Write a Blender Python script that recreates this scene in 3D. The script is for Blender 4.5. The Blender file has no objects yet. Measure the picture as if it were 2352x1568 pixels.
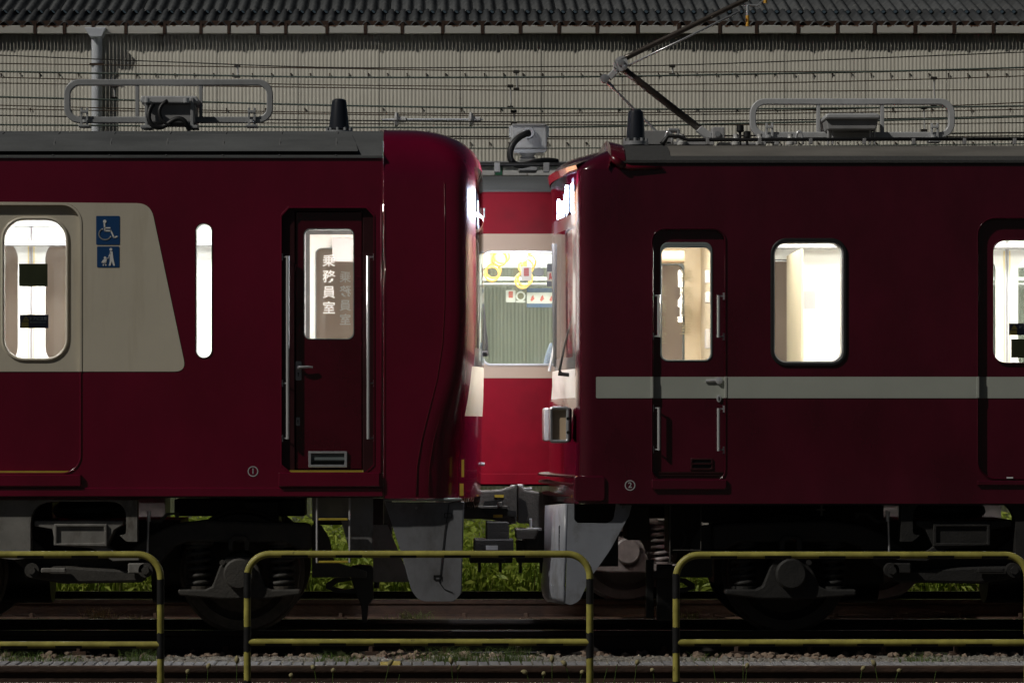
import bpy, bmesh, math, random
import numpy as np
from mathutils import Vector, Matrix
R = math.radians
random.seed(7)
SC = bpy.context.scene
COL = SC.collection

# ------------------------------------------------------------------ camera, sky, sun, exposure
# Units: metres. X along the tracks, Y away from the viewer, Z up; z = 0 is the top of the rails.
F, PX0, PY0, HC = 8000.0, 976.0, 985.0, 1.475     # focal length / principal point on a 2352 px wide plate, eye height
cam = bpy.data.cameras.new('camera')
cam.sensor_width = 36.0
cam.lens = 36.0 * F / 2352.0
cam.shift_x = (1176.0 - PX0) / 2352.0
cam.shift_y = (PY0 - 784.0) / 2352.0
cam.clip_start, cam.clip_end = 0.5, 600.0
camo = bpy.data.objects.new('camera', cam)
camo.location = (0, 0, HC)
camo.rotation_euler = (R(90), 0, 0)
COL.objects.link(camo)
SC.camera = camo

SUN_AZ, SUN_EL = R(60), R(43)      # light travels to the right and away from the viewer
world = bpy.data.worlds.new('World')
SC.world = world
world.use_nodes = True
wn = world.node_tree
sky = wn.nodes.new('ShaderNodeTexSky')
sky.sky_type = 'NISHITA'
sky.sun_disc = False
sky.sun_elevation = SUN_EL
sky.sun_rotation = SUN_AZ + math.pi
bgn = wn.nodes['Background']
wn.links.new(sky.outputs[0], bgn.inputs[0])
bgn.inputs[1].default_value = 0.006
sun = bpy.data.lights.new('yard_light', 'SUN')
sun.energy = 1.75
sun.angle = R(1.2)
sun.color = (1.0, 0.955, 0.87)
suno = bpy.data.objects.new('yard_light', sun)
sd = Vector((math.sin(SUN_AZ) * math.cos(SUN_EL), math.cos(SUN_AZ) * math.cos(SUN_EL), -math.sin(SUN_EL)))
suno.rotation_euler = sd.to_track_quat('-Z', 'Y').to_euler()
suno.location = (-20, -10, 25)
COL.objects.link(suno)

SC.render.engine = 'CYCLES'
SC.view_settings.view_transform = 'Standard'
SC.view_settings.look = 'None'
SC.view_settings.exposure = 0.0
SC.view_settings.gamma = 1.0
SC.view_settings.use_curve_mapping = False
SC.cycles.use_denoising = True
SC.cycles.max_bounces = 7
SC.cycles.transparent_max_bounces = 24
SC.cycles.sample_clamp_indirect = 6.0
SC.cycles.caustics_reflective = False
SC.cycles.caustics_refractive = False

# ------------------------------------------------------------------ materials
MAT = {}
def mat(name, col, rough=0.5, metal=0.0, var=0.0, vscale=6.0, bump=0.0, bscale=40.0, coat=0.0, spec=0.5, col2=None, stretch=None, rnd=0.0):
    m = bpy.data.materials.new(name)
    m.use_nodes = True
    nt = m.node_tree
    b = nt.nodes['Principled BSDF']
    b.inputs['Base Color'].default_value = (*col, 1)
    b.inputs['Roughness'].default_value = rough
    b.inputs['Metallic'].default_value = metal
    b.inputs['Specular IOR Level'].default_value = spec
    if coat:
        b.inputs['Coat Weight'].default_value = coat
        b.inputs['Coat Roughness'].default_value = 0.04
    tc = nt.nodes.new('ShaderNodeTexCoord')
    src = tc.outputs['Object']
    if stretch:
        mp = nt.nodes.new('ShaderNodeMapping')
        mp.inputs['Scale'].default_value = stretch
        nt.links.new(src, mp.inputs[0])
        src = mp.outputs[0]
    last = None
    if var or col2:
        n = nt.nodes.new('ShaderNodeTexNoise')
        n.inputs['Scale'].default_value = vscale
        n.inputs['Detail'].default_value = 6.0
        n.inputs['Roughness'].default_value = 0.62
        nt.links.new(src, n.inputs['Vector'])
        rp = nt.nodes.new('ShaderNodeValToRGB')
        c2 = col2 if col2 else tuple(min(1, c * (1 + var)) for c in col)
        c1 = col if col2 else tuple(c * (1 - var) for c in col)
        rp.color_ramp.elements[0].position = 0.36
        rp.color_ramp.elements[1].position = 0.68
        rp.color_ramp.elements[0].color = (*c1, 1)
        rp.color_ramp.elements[1].color = (*c2, 1)
        nt.links.new(n.outputs['Fac'], rp.inputs[0])
        last = rp.outputs[0]
        rr = nt.nodes.new('ShaderNodeMapRange')
        rr.inputs['To Min'].default_value = max(0.02, rough * 0.85)
        rr.inputs['To Max'].default_value = min(1, rough * 1.2 + 0.02)
        nt.links.new(n.outputs['Fac'], rr.inputs['Value'])
        nt.links.new(rr.outputs[0], b.inputs['Roughness'])
    if rnd:
        oi = nt.nodes.new('ShaderNodeObjectInfo')
        mr = nt.nodes.new('ShaderNodeMapRange')
        mr.inputs['To Min'].default_value = 1 - rnd
        mr.inputs['To Max'].default_value = 1 + rnd
        nt.links.new(oi.outputs['Random'], mr.inputs['Value'])
        mx = nt.nodes.new('ShaderNodeMix')
        mx.data_type = 'RGBA'
        mx.blend_type = 'MULTIPLY'
        mx.inputs['Factor'].default_value = 1.0
        if last:
            nt.links.new(last, mx.inputs['A'])
        else:
            mx.inputs['A'].default_value = (*col, 1)
        cmb = nt.nodes.new('ShaderNodeCombineColor')
        for i in range(3):
            nt.links.new(mr.outputs[0], cmb.inputs[i])
        nt.links.new(cmb.outputs[0], mx.inputs['B'])
        last = mx.outputs['Result']
    if last:
        nt.links.new(last, b.inputs['Base Color'])
    if bump:
        n2 = nt.nodes.new('ShaderNodeTexNoise')
        n2.inputs['Scale'].default_value = bscale
        n2.inputs['Detail'].default_value = 3.0
        nt.links.new(src, n2.inputs['Vector'])
        bp = nt.nodes.new('ShaderNodeBump')
        bp.inputs['Strength'].default_value = bump
        bp.inputs['Distance'].default_value = 0.02
        nt.links.new(n2.outputs['Fac'], bp.inputs['Height'])
        nt.links.new(bp.outputs[0], b.inputs['Normal'])
        if coat:
            nt.links.new(bp.outputs[0], b.inputs['Coat Normal'])
    MAT[name] = m
    return m

def emat(name, col, strength):
    m = bpy.data.materials.new(name)
    m.use_nodes = True
    b = m.node_tree.nodes['Principled BSDF']
    b.inputs['Base Color'].default_value = (0.8, 0.8, 0.8, 1)
    b.inputs['Emission Color'].default_value = (*col, 1)
    b.inputs['Emission Strength'].default_value = strength
    MAT[name] = m

def gmat(name, tint, rough=0.02, opac=0.0, ior=1.45):
    """thin pane: fresnel mix of clear and mirror"""
    m = bpy.data.materials.new(name)
    m.use_nodes = True
    nt = m.node_tree
    nt.nodes.clear()
    out = nt.nodes.new('ShaderNodeOutputMaterial')
    tr = nt.nodes.new('ShaderNodeBsdfTransparent')
    tr.inputs[0].default_value = (*tint, 1)
    gl = nt.nodes.new('ShaderNodeBsdfGlossy')
    gl.inputs['Roughness'].default_value = rough
    gl.inputs['Color'].default_value = (0.9, 0.9, 0.9, 1)
    fr = nt.nodes.new('ShaderNodeFresnel')
    fr.inputs['IOR'].default_value = ior
    mx = nt.nodes.new('ShaderNodeMixShader')
    nt.links.new(fr.outputs[0], mx.inputs[0])
    nt.links.new(tr.outputs[0], mx.inputs[1])
    nt.links.new(gl.outputs[0], mx.inputs[2])
    last = mx.outputs[0]
    if opac:
        df = nt.nodes.new('ShaderNodeBsdfDiffuse'); df.inputs[0].default_value = (0.42, 0.46, 0.38, 1)
        tl = nt.nodes.new('ShaderNodeBsdfTranslucent'); tl.inputs[0].default_value = (0.42, 0.46, 0.38, 1)
        m1 = nt.nodes.new('ShaderNodeMixShader'); m1.inputs[0].default_value = 0.5
        nt.links.new(df.outputs[0], m1.inputs[1]); nt.links.new(tl.outputs[0], m1.inputs[2])
        nz = nt.nodes.new('ShaderNodeTexNoise'); nz.inputs['Scale'].default_value = 3.0; nz.inputs['Detail'].default_value = 4
        tc = nt.nodes.new('ShaderNodeTexCoord'); mp = nt.nodes.new('ShaderNodeMapping'); mp.inputs['Scale'].default_value = (4, 1, 0.6)
        nt.links.new(tc.outputs['Object'], mp.inputs[0]); nt.links.new(mp.outputs[0], nz.inputs['Vector'])
        mr = nt.nodes.new('ShaderNodeMapRange'); mr.inputs['To Min'].default_value = opac*0.3; mr.inputs['To Max'].default_value = opac*1.7
        nt.links.new(nz.outputs['Fac'], mr.inputs['Value'])
        m2 = nt.nodes.new('ShaderNodeMixShader')
        nt.links.new(mr.outputs[0], m2.inputs[0]); nt.links.new(last, m2.inputs[1]); nt.links.new(m1.outputs[0], m2.inputs[2])
        last = m2.outputs[0]
    nt.links.new(last, out.inputs[0])
    MAT[name] = m

mat('red', (0.125, 0.0012, 0.018), 0.2, var=0.14, vscale=2.2, bump=0.03, bscale=2.2, coat=0.6, stretch=(0.6, 1, 0.35))
mat('red_far_gaplit', (0.25, 0.002, 0.015), 0.45, var=0.25, vscale=1.2, bump=0.02, bscale=4.0, spec=0.1)  # lighter than the near red: brightness of the gap put into the colour
mat('cream_far_gaplit', (0.62, 0.475, 0.375), 0.6, var=0.03, vscale=2.0)  # peach warmth of the light in the gap put into the cream
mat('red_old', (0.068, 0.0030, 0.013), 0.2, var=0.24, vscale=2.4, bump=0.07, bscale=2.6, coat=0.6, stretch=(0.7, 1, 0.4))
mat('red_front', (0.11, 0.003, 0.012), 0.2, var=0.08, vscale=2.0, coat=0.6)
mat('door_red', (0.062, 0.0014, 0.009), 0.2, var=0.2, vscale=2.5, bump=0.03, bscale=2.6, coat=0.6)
mat('red_dark', (0.03, 0.003, 0.005), 0.4, var=0.15)
mat('cream', (0.60, 0.55, 0.445), 0.3, var=0.03, vscale=2.0, coat=0.25)
mat('stripe', (0.40, 0.42, 0.375), 0.28, var=0.05, vscale=2.0, bump=0.03, bscale=4.0, coat=0.3)
mat('white_paint', (0.75, 0.75, 0.76), 0.3, var=0.03)
mat('roof_grey', (0.10, 0.105, 0.108), 0.62, var=0.22, vscale=3.5, bump=0.12, bscale=120, stretch=(0.35, 1, 1.6))
mat('roof_seam', (0.14, 0.142, 0.145), 0.55, var=0.12)
mat('roof_brown', (0.16, 0.15, 0.135), 0.7, var=0.2, vscale=3.0, bump=0.3, bscale=160, stretch=(0.4, 1, 2))
mat('roof_grit', (0.055, 0.055, 0.055), 0.8, var=0.5, vscale=160, bump=0.4, bscale=220)
mat('under_light', (0.22, 0.212, 0.195), 0.5, var=0.16, vscale=5, bump=0.05, bscale=30)
mat('under_grey', (0.20, 0.20, 0.205), 0.45, var=0.14, vscale=5, bump=0.04, bscale=25)
mat('skirt_dark', (0.17, 0.175, 0.19), 0.42, var=0.1, vscale=4, bump=0.03, bscale=12)
mat('skirt', (0.25, 0.265, 0.30), 0.3, var=0.08, vscale=4, bump=0.03, bscale=12, coat=0.2)
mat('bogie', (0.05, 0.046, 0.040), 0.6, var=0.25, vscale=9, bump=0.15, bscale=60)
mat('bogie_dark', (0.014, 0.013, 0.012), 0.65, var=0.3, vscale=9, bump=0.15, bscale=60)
mat('wheel', (0.09, 0.078, 0.065), 0.5, metal=0.3, var=0.3, vscale=14)
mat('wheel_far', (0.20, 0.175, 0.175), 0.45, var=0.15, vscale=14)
mat('black', (0.006, 0.006, 0.006), 0.45)
mat('rubber', (0.012, 0.012, 0.013), 0.5)
mat('gloss_black', (0.018, 0.02, 0.026), 0.3, coat=0.8)
mat('chrome', (0.80, 0.81, 0.83), 0.2, metal=0.55)
mat('silver', (0.55, 0.56, 0.58), 0.3, metal=0.6, var=0.08, vscale=20)
mat('silver_paint', (0.42, 0.42, 0.43), 0.4, var=0.08, vscale=12)
mat('alu_frame', (0.36, 0.37, 0.38), 0.38, metal=0.1, var=0.08, vscale=12)
mat('alu_light', (0.52, 0.53, 0.545), 0.4, metal=0.1, var=0.07, vscale=12)
mat('box_grey', (0.30, 0.30, 0.305), 0.5, var=0.1, vscale=14)
mat('seal_grey', (0.17, 0.20, 0.20), 0.5, var=0.05)
mat('panto_brown', (0.085, 0.07, 0.06), 0.3, metal=0.4, var=0.15)
mat('porcelain', (0.55, 0.55, 0.54), 0.25)
mat('inner_white', (0.82, 0.82, 0.80), 0.5)
mat('inner_cream', (0.72, 0.62, 0.45), 0.5, var=0.03)
mat('inner_warm', (0.66, 0.50, 0.34), 0.55, var=0.05)
mat('inner_floor', (0.25, 0.23, 0.22), 0.6)
mat('inner_grey', (0.45, 0.45, 0.47), 0.4)
mat('strip_pale', (0.80, 0.66, 0.34), 0.5)
mat('ring_yellow', (0.75, 0.42, 0.07), 0.4)
mat('sign_blue', (0.008, 0.055, 0.17), 0.4)
mat('sign_white', (0.72, 0.72, 0.70), 0.4)
mat('sticker_green', (0.035, 0.042, 0.02), 0.3, var=0.15, vscale=9)
mat('sticker_dark', (0.006, 0.008, 0.02), 0.35)
mat('sticker_amber', (0.10, 0.085, 0.02), 0.4)
mat('sticker_red', (0.55, 0.06, 0.04), 0.4)
mat('yellow', (0.42, 0.32, 0.035), 0.45, var=0.10, vscale=10)
mat('yellow_rail', (0.35, 0.315, 0.068), 0.45, var=0.25, vscale=11, bump=0.05, bscale=50, coat=0.15)
mat('black_paint', (0.012, 0.012, 0.012), 0.4, var=0.3, vscale=20)
mat('rail_rust', (0.060, 0.033, 0.021), 0.8, var=0.35, vscale=18, bump=0.2, bscale=70, stretch=(0.4, 1, 1))
mat('rail_dark', (0.016, 0.012, 0.010), 0.8, var=0.3, vscale=18)
mat('rail_top', (0.5, 0.5, 0.5), 0.22, metal=1.0, var=0.2, vscale=10, stretch=(0.25, 8, 1))
mat('rail_top_dull', (0.16, 0.13, 0.11), 0.5, metal=0.6, var=0.2, vscale=10)
mat('concrete', (0.25, 0.235, 0.21), 0.85, var=0.2, vscale=14, bump=0.3, bscale=80)
mat('slat', (0.20, 0.20, 0.212), 0.75, var=0.14, vscale=12, bump=0.15, bscale=90, rnd=0.12)
mat('slat_yellow', (0.42, 0.32, 0.06), 0.7, var=0.15)
mat('ballast', (0.20, 0.185, 0.16), 0.85, var=0.35, vscale=12, bump=0.3, bscale=90)
mat('ballast_rust', (0.24, 0.175, 0.13), 0.9, var=0.35, vscale=12, bump=0.3, bscale=90)
mat('soil', (0.050, 0.040, 0.032), 0.95, var=0.35, vscale=5, bump=0.4, bscale=50)
mat('grass', (0.23, 0.34, 0.038), 0.6, col2=(0.50, 0.56, 0.105), vscale=4)
mat('grass_dry', (0.22, 0.20, 0.07), 0.7, col2=(0.36, 0.31, 0.14), vscale=5)
mat('leaf', (0.24, 0.35, 0.04), 0.55, col2=(0.52, 0.57, 0.105), vscale=9)
mat('weed', (0.08, 0.15, 0.03), 0.6, col2=(0.16, 0.21, 0.05), vscale=7)
mat('seedhead', (0.30, 0.26, 0.13), 0.8, var=0.2, vscale=40)
mat('wall_metal', (0.40, 0.385, 0.335), 0.6, col2=(0.45, 0.435, 0.38), vscale=2.2, stretch=(6, 1, 0.35), rnd=0.035)
mat('slate', (0.05, 0.054, 0.058), 0.65, var=0.4, vscale=7, bump=0.25, bscale=50, stretch=(1, 0.5, 1), rnd=0.15)
mat('downpipe', (0.60, 0.63, 0.68), 0.5, var=0.05)
mat('strap_rust', (0.045, 0.022, 0.013), 0.85, var=0.4, vscale=20)
mat('wire_rust', (0.085, 0.058, 0.038), 0.7, var=0.3)
mat('wire_green', (0.085, 0.11, 0.095), 0.6, var=0.2)
mat('wire_dark', (0.03, 0.026, 0.022), 0.6)
mat('skin', (0.50, 0.30, 0.21), 0.5)
mat('hair', (0.015, 0.012, 0.010), 0.5)
mat('trousers', (0.03, 0.03, 0.04), 0.8)
mat('seat_cloth', (0.10, 0.03, 0.04), 0.9, var=0.2, vscale=30)
mat('band_green', (0.05, 0.20, 0.12), 0.5)
emat('tube', (1.0, 0.985, 0.95), 26.0)
emat('tube_far', (1.0, 0.98, 0.94), 22.0)
emat('tube_right', (1.0, 0.97, 0.90), 26.0)
emat('cab_lamp_and_fill', (1.0, 0.93, 0.85), 95.0)  # for the cab ceiling lights and the wall boxes added as fill
emat('marker', (1.0, 0.9, 0.8), 4.0)
emat('led', (0.66, 0.80, 1.0), 34.0)
emat('tail_red', (1.0, 0.15, 0.08), 3.0)
emat('display', (1.0, 0.42, 0.16), 5.0)
gmat('glass', (0.93, 0.95, 0.94))
gmat('glass_dusty', (0.86, 0.93, 0.84), opac=0.16)
gmat('glass_lamp', (0.72, 0.78, 0.86))
gmat('glass_dark', (0.38, 0.40, 0.43))

def leafy(name, w=0.45):
    m = MAT[name]; nt = m.node_tree; b = nt.nodes['Principled BSDF']; out = nt.nodes['Material Output']
    tr = nt.nodes.new('ShaderNodeBsdfTranslucent'); mx = nt.nodes.new('ShaderNodeMixShader'); mx.inputs[0].default_value = w
    src = b.inputs['Base Color'].links[0].from_socket
    nt.links.new(src, tr.inputs[0]); nt.links.new(b.outputs[0], mx.inputs[1]); nt.links.new(tr.outputs[0], mx.inputs[2]); nt.links.new(mx.outputs[0], out.inputs[0])
for k in ('grass', 'grass_dry', 'weed', 'leaf'): leafy(k)
mat('vinyl', (0.85, 0.85, 0.84), 0.5, var=0.01)
leafy('vinyl', 0.9)
mat('vinyl_cream', (0.72, 0.66, 0.50), 0.5, var=0.01)
leafy('vinyl_cream', 0.6)

def chips(name, dark, scale, lo, hi, stretch=(1, 1, 1)):
    """worn spots: the paint is gone where a noise passes a threshold"""
    m = MAT[name]; nt = m.node_tree; b = nt.nodes['Principled BSDF']
    src = b.inputs['Base Color'].links[0].from_socket
    ge = nt.nodes.new('ShaderNodeNewGeometry'); mp = nt.nodes.new('ShaderNodeMapping'); mp.inputs['Scale'].default_value = stretch
    nz = nt.nodes.new('ShaderNodeTexNoise'); nz.inputs['Scale'].default_value = scale; nz.inputs['Detail'].default_value = 8; nz.inputs['Roughness'].default_value = .7
    nt.links.new(ge.outputs['Position'], mp.inputs[0]); nt.links.new(mp.outputs[0], nz.inputs['Vector'])
    mr = nt.nodes.new('ShaderNodeMapRange'); mr.inputs['From Min'].default_value = lo; mr.inputs['From Max'].default_value = hi
    nt.links.new(nz.outputs['Fac'], mr.inputs['Value'])
    mx = nt.nodes.new('ShaderNodeMix'); mx.data_type = 'RGBA'; mx.inputs['B'].default_value = (*dark, 1)
    nt.links.new(mr.outputs[0], mx.inputs['Factor']); nt.links.new(src, mx.inputs['A']); nt.links.new(mx.outputs['Result'], b.inputs['Base Color'])
chips('yellow_rail', (0.05, 0.03, 0.015), 14, .655, .70)
chips('skirt', (0.10, 0.09, 0.075), 3.5, .50, .78, (1, 1, .6))
chips('skirt_dark', (0.07, 0.065, 0.06), 3.5, .48, .78, (1, 1, .6))
chips('under_light', (0.07, 0.055, 0.04), 5, .50, .72, (1, 1, .5))
chips('under_grey', (0.07, 0.06, 0.05), 5, .50, .72, (1, 1, .5))
chips('cream', (0.46, 0.40, 0.30), 1.8, .55, .85, (2.5, 1, .3))
chips('wall_metal', (0.20, 0.155, 0.11), 1.6, .60, .80, (3, 1, .22))
chips('slate', (0.11, 0.11, 0.105), 9, .58, .70)

# gutter paint: rust bleeding from the top edge
def gutter_mat():
    m = mat('gutter', (0.40, 0.39, 0.36), 0.6, var=0.05)
    nt = m.node_tree
    b = nt.nodes['Principled BSDF']
    tc = nt.nodes.new('ShaderNodeTexCoord')
    mp = nt.nodes.new('ShaderNodeMapping')
    mp.inputs['Scale'].default_value = (16, 1, 3.5)
    nz = nt.nodes.new('ShaderNodeTexNoise')
    nz.inputs['Scale'].default_value = 1.0
    nz.inputs['Detail'].default_value = 5
    sp = nt.nodes.new('ShaderNodeSeparateXYZ')
    ma = nt.nodes.new('ShaderNodeMath')
    ma.operation = 'MULTIPLY_ADD'
    ma.inputs[1].default_value = 9.0
    rp = nt.nodes.new('ShaderNodeValToRGB')
    rp.color_ramp.elements[0].position = 0.42
    rp.color_ramp.elements[1].position = 0.54
    rp.color_ramp.elements[0].color = (0.52, 0.51, 0.47, 1)
    rp.color_ramp.elements[1].color = (0.10, 0.045, 0.02, 1)
    ge = nt.nodes.new('ShaderNodeNewGeometry')
    nt.links.new(ge.outputs['Position'], mp.inputs[0])
    nt.links.new(mp.outputs[0], nz.inputs['Vector'])
    nt.links.new(tc.outputs['Object'], sp.inputs[0])
    nt.links.new(sp.outputs[2], ma.inputs[0])
    nt.links.new(nz.outputs['Fac'], ma.inputs[2])
    nt.links.new(ma.outputs[0], rp.inputs[0])
    nt.links.new(rp.outputs[0], b.inputs['Base Color'])
gutter_mat()

# patterned shirt
def shirt_mat():
    m = mat('shirt', (0.16, 0.26, 0.62), 0.8)
    nt = m.node_tree
    b = nt.nodes['Principled BSDF']
    tc = nt.nodes.new('ShaderNodeTexCoord')
    br = nt.nodes.new('ShaderNodeTexBrick')
    br.inputs['Scale'].default_value = 16
    br.inputs['Color1'].default_value = (0.05, 0.10, 0.30, 1)
    br.inputs['Color2'].default_value = (0.08, 0.14, 0.36, 1)
    br.inputs['Mortar'].default_value = (0.32, 0.36, 0.45, 1)
    br.inputs['Mortar Size'].default_value = 0.06
    mp = nt.nodes.new('ShaderNodeMapping')
    mp.inputs['Rotation'].default_value = (R(90), 0, 0)
    nt.links.new(tc.outputs['Object'], mp.inputs[0])
    nt.links.new(mp.outputs[0], br.inputs['Vector'])
    nt.links.new(br.outputs[0], b.inputs['Base Color'])
shirt_mat()

# ------------------------------------------------------------------ geometry helpers
def wx(px, Y): return (px - PX0) * Y / F
def wz(py, Y): return HC + (PY0 - py) * Y / F
def W(px, py, Y): return Vector((wx(px, Y), Y, wz(py, Y)))

class MB:
    def __init__(s): s.v, s.f = [], []
    def add(s, vs, fs):
        o = len(s.v)
        s.v += [tuple(p) for p in vs]
        s.f += [tuple(i + o for i in f) for f in fs]
        return s
    def box(s, x0, x1, y0, y1, z0, z1):
        x0, x1 = min(x0, x1), max(x0, x1); y0, y1 = min(y0, y1), max(y0, y1); z0, z1 = min(z0, z1), max(z0, z1)
        return s.add([(x0,y0,z0),(x1,y0,z0),(x1,y1,z0),(x0,y1,z0),(x0,y0,z1),(x1,y0,z1),(x1,y1,z1),(x0,y1,z1)],
                     [(0,3,2,1),(4,5,6,7),(0,1,5,4),(1,2,6,5),(2,3,7,6),(3,0,4,7)])
    def pbox(s, a, b, c, d, Y0, Y1, Yp=None):
        """box from plate coordinates a..c (x), b..d (y) measured at depth Yp"""
        Yp = Yp or Y0
        return s.box(wx(a, Yp), wx(c, Yp), Y0, Y1, wz(b, Yp), wz(d, Yp))
    def prism(s, pts, y0, y1):
        n = len(pts)
        area = sum(pts[i][0]*pts[(i+1)%n][1]-pts[(i+1)%n][0]*pts[i][1] for i in range(n))
        if area < 0: pts = pts[::-1]
        vs = [(x, y0, z) for x, z in pts] + [(x, y1, z) for x, z in pts]
        fs = [tuple(range(n)), tuple(range(2*n-1, n-1, -1))]
        fs += [(i, i+n, (i+1)%n+n, (i+1)%n) for i in range(n)]
        return s.add(vs, fs)
    def pprism(s, pts, Y0, Y1, Yp=None):
        Yp = Yp or Y0
        return s.prism([(wx(a, Yp), wz(b, Yp)) for a, b in pts], Y0, Y1)
    def ring(s, outer, inner, y0, y1):
        n = len(outer)
        vs = [(x, y0, z) for x, z in outer] + [(x, y0, z) for x, z in inner] + [(x, y1, z) for x, z in outer] + [(x, y1, z) for x, z in inner]
        fs = []
        for i in range(n):
            j = (i+1) % n
            fs += [(i, j, n+j, n+i), (2*n+i, 3*n+i, 3*n+j, 2*n+j), (i, 2*n+i, 2*n+j, j), (n+i, n+j, 3*n+j, 3*n+i)]
        return s.add(vs, fs)
    def cyl(s, p0, p1, r0, r1=None, n=14, cap=True):
        r1 = r0 if r1 is None else r1
        p0, p1 = Vector(p0), Vector(p1)
        d = (p1 - p0).normalized()
        a = d.orthogonal().normalized(); b = d.cross(a)
        vs = []
        for p, r in ((p0, r0), (p1, r1)):
            for i in range(n):
                t = 2*math.pi*i/n
                vs.append(p + a*math.cos(t)*r + b*math.sin(t)*r)
        fs = [(i, (i+1)%n, (i+1)%n+n, i+n) for i in range(n)]
        if cap: fs += [tuple(range(n-1, -1, -1)), tuple(range(n, 2*n))]
        return s.add(vs, fs)
    def tube(s, pts, r, n=8, closed=False):
        pts = [Vector(p) for p in pts]
        m = len(pts)
        rr = r if isinstance(r, (list, tuple)) else [r]*m
        vs, a = [], None
        for i, p in enumerate(pts):
            if closed: d = (pts[(i+1)%m]-pts[i-1]).normalized()
            else: d = (pts[min(i+1, m-1)]-pts[max(i-1, 0)]).normalized()
            if a is None: a = d.orthogonal().normalized()
            else:
                a = a - d*a.dot(d)
                a = a.normalized() if a.length > 1e-6 else d.orthogonal().normalized()
            b = d.cross(a)
            for k in range(n):
                t = 2*math.pi*k/n
                vs.append(p + a*math.cos(t)*rr[i] + b*math.sin(t)*rr[i])
        fs = []
        for i in range(m if closed else m-1):
            j = (i+1) % m
            for k in range(n):
                fs.append((i*n+k, i*n+(k+1)%n, j*n+(k+1)%n, j*n+k))
        if not closed: fs += [tuple(range(n-1, -1, -1)), tuple(range((m-1)*n, m*n))]
        return s.add(vs, fs)
    def lathe(s, prof, c, axis='Z', n=24):
        c = Vector(c)
        vs = []
        for r, h in prof:
            for i in range(n):
                t = 2*math.pi*i/n
                if axis == 'Z': vs.append(c + Vector((r*math.cos(t), r*math.sin(t), h)))
                elif axis == 'Y': vs.append(c + Vector((r*math.cos(t), h, r*math.sin(t))))
                else: vs.append(c + Vector((h, r*math.cos(t), r*math.sin(t))))
        fs = []
        for k in range(len(prof)-1):
            for i in range(n):
                fs.append((k*n+i, k*n+(i+1)%n, (k+1)*n+(i+1)%n, (k+1)*n+i))
        fs += [tuple(range(n-1, -1, -1)), tuple(range((len(prof)-1)*n, len(prof)*n))]
        return s.add(vs, fs)
    def build(s, name, m, parent=None, smooth=None, bevel=0.0, seg=2, fix=True):
        me = bpy.data.meshes.new(name)
        me.from_pydata(s.v, [], s.f)
        if fix:
            bm = bmesh.new(); bm.from_mesh(me)
            bmesh.ops.recalc_face_normals(bm, faces=bm.faces[:])
            bm.to_mesh(me); bm.free()
        return finish(me, name, m, parent, smooth, bevel, seg)

def finish(me, name, m, parent=None, smooth=None, bevel=0.0, seg=2):
    me.materials.append(MAT[m])
    if smooth:
        me.polygons.foreach_set('use_smooth', [True]*len(me.polygons))
        if smooth != True: me.set_sharp_from_angle(angle=R(smooth))
    o = bpy.data.objects.new(name, me)
    COL.objects.link(o)
    if parent:
        o.parent = parent
        if parent.parent is None: o.location = -parent.location
    if bevel:
        md = o.modifiers.new('edge', 'BEVEL')
        md.width = bevel; md.segments = seg; md.limit_method = 'ANGLE'; md.angle_limit = R(38)
        md.harden_normals = False
    return o

def thing(name, label, cat, loc=(0, 0, 0), group=None):
    o = bpy.data.objects.new(name, None)
    o.empty_display_size = 0.2
    o.location = loc
    COL.objects.link(o)
    return tag(o, label, cat, group)
def tag(o, label=None, cat=None, group=None, kind=None):
    if label: o['label'] = label
    if cat: o['category'] = cat
    if group: o['group'] = group
    if kind: o['kind'] = kind
    return o

def rrect(x0, x1, z0, z1, r, n=6):
    x0, x1 = min(x0, x1), max(x0, x1); z0, z1 = min(z0, z1), max(z0, z1)
    r = min(r, (x1-x0)/2-1e-5, (z1-z0)/2-1e-5)
    pts = []
    for cx, cz, a0 in ((x1-r, z0+r, -90), (x1-r, z1-r, 0), (x0+r, z1-r, 90), (x0+r, z0+r, 180)):
        for i in range(n+1):
            t = R(a0 + 90*i/n)
            pts.append((cx + r*math.cos(t), cz + r*math.sin(t)))
    return pts
def prr(a, b, c, d, r, Y, n=6):
    """rounded rectangle from plate coordinates x a..c, y b..d, radius r (plate px) at depth Y"""
    return rrect(wx(a, Y), wx(c, Y), wz(d, Y), wz(b, Y), r*Y/F, n)
def roundpoly(pts, rad, n=5):
    out = []
    m = len(pts)
    for i in range(m):
        p0, p, p1 = Vector(pts[i-1]), Vector(pts[i]), Vector(pts[(i+1) % m])
        r = rad[i] if isinstance(rad, (list, tuple)) else rad
        if r <= 0: out.append((p.x, p.y)); continue
        a = p + (p0-p).normalized()*r; b = p + (p1-p).normalized()*r
        for k in range(n+1):
            t = k/n
            q = a*(1-t)**2 + p*2*t*(1-t) + b*t*t
            out.append((q.x, q.y))
    return out
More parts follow.
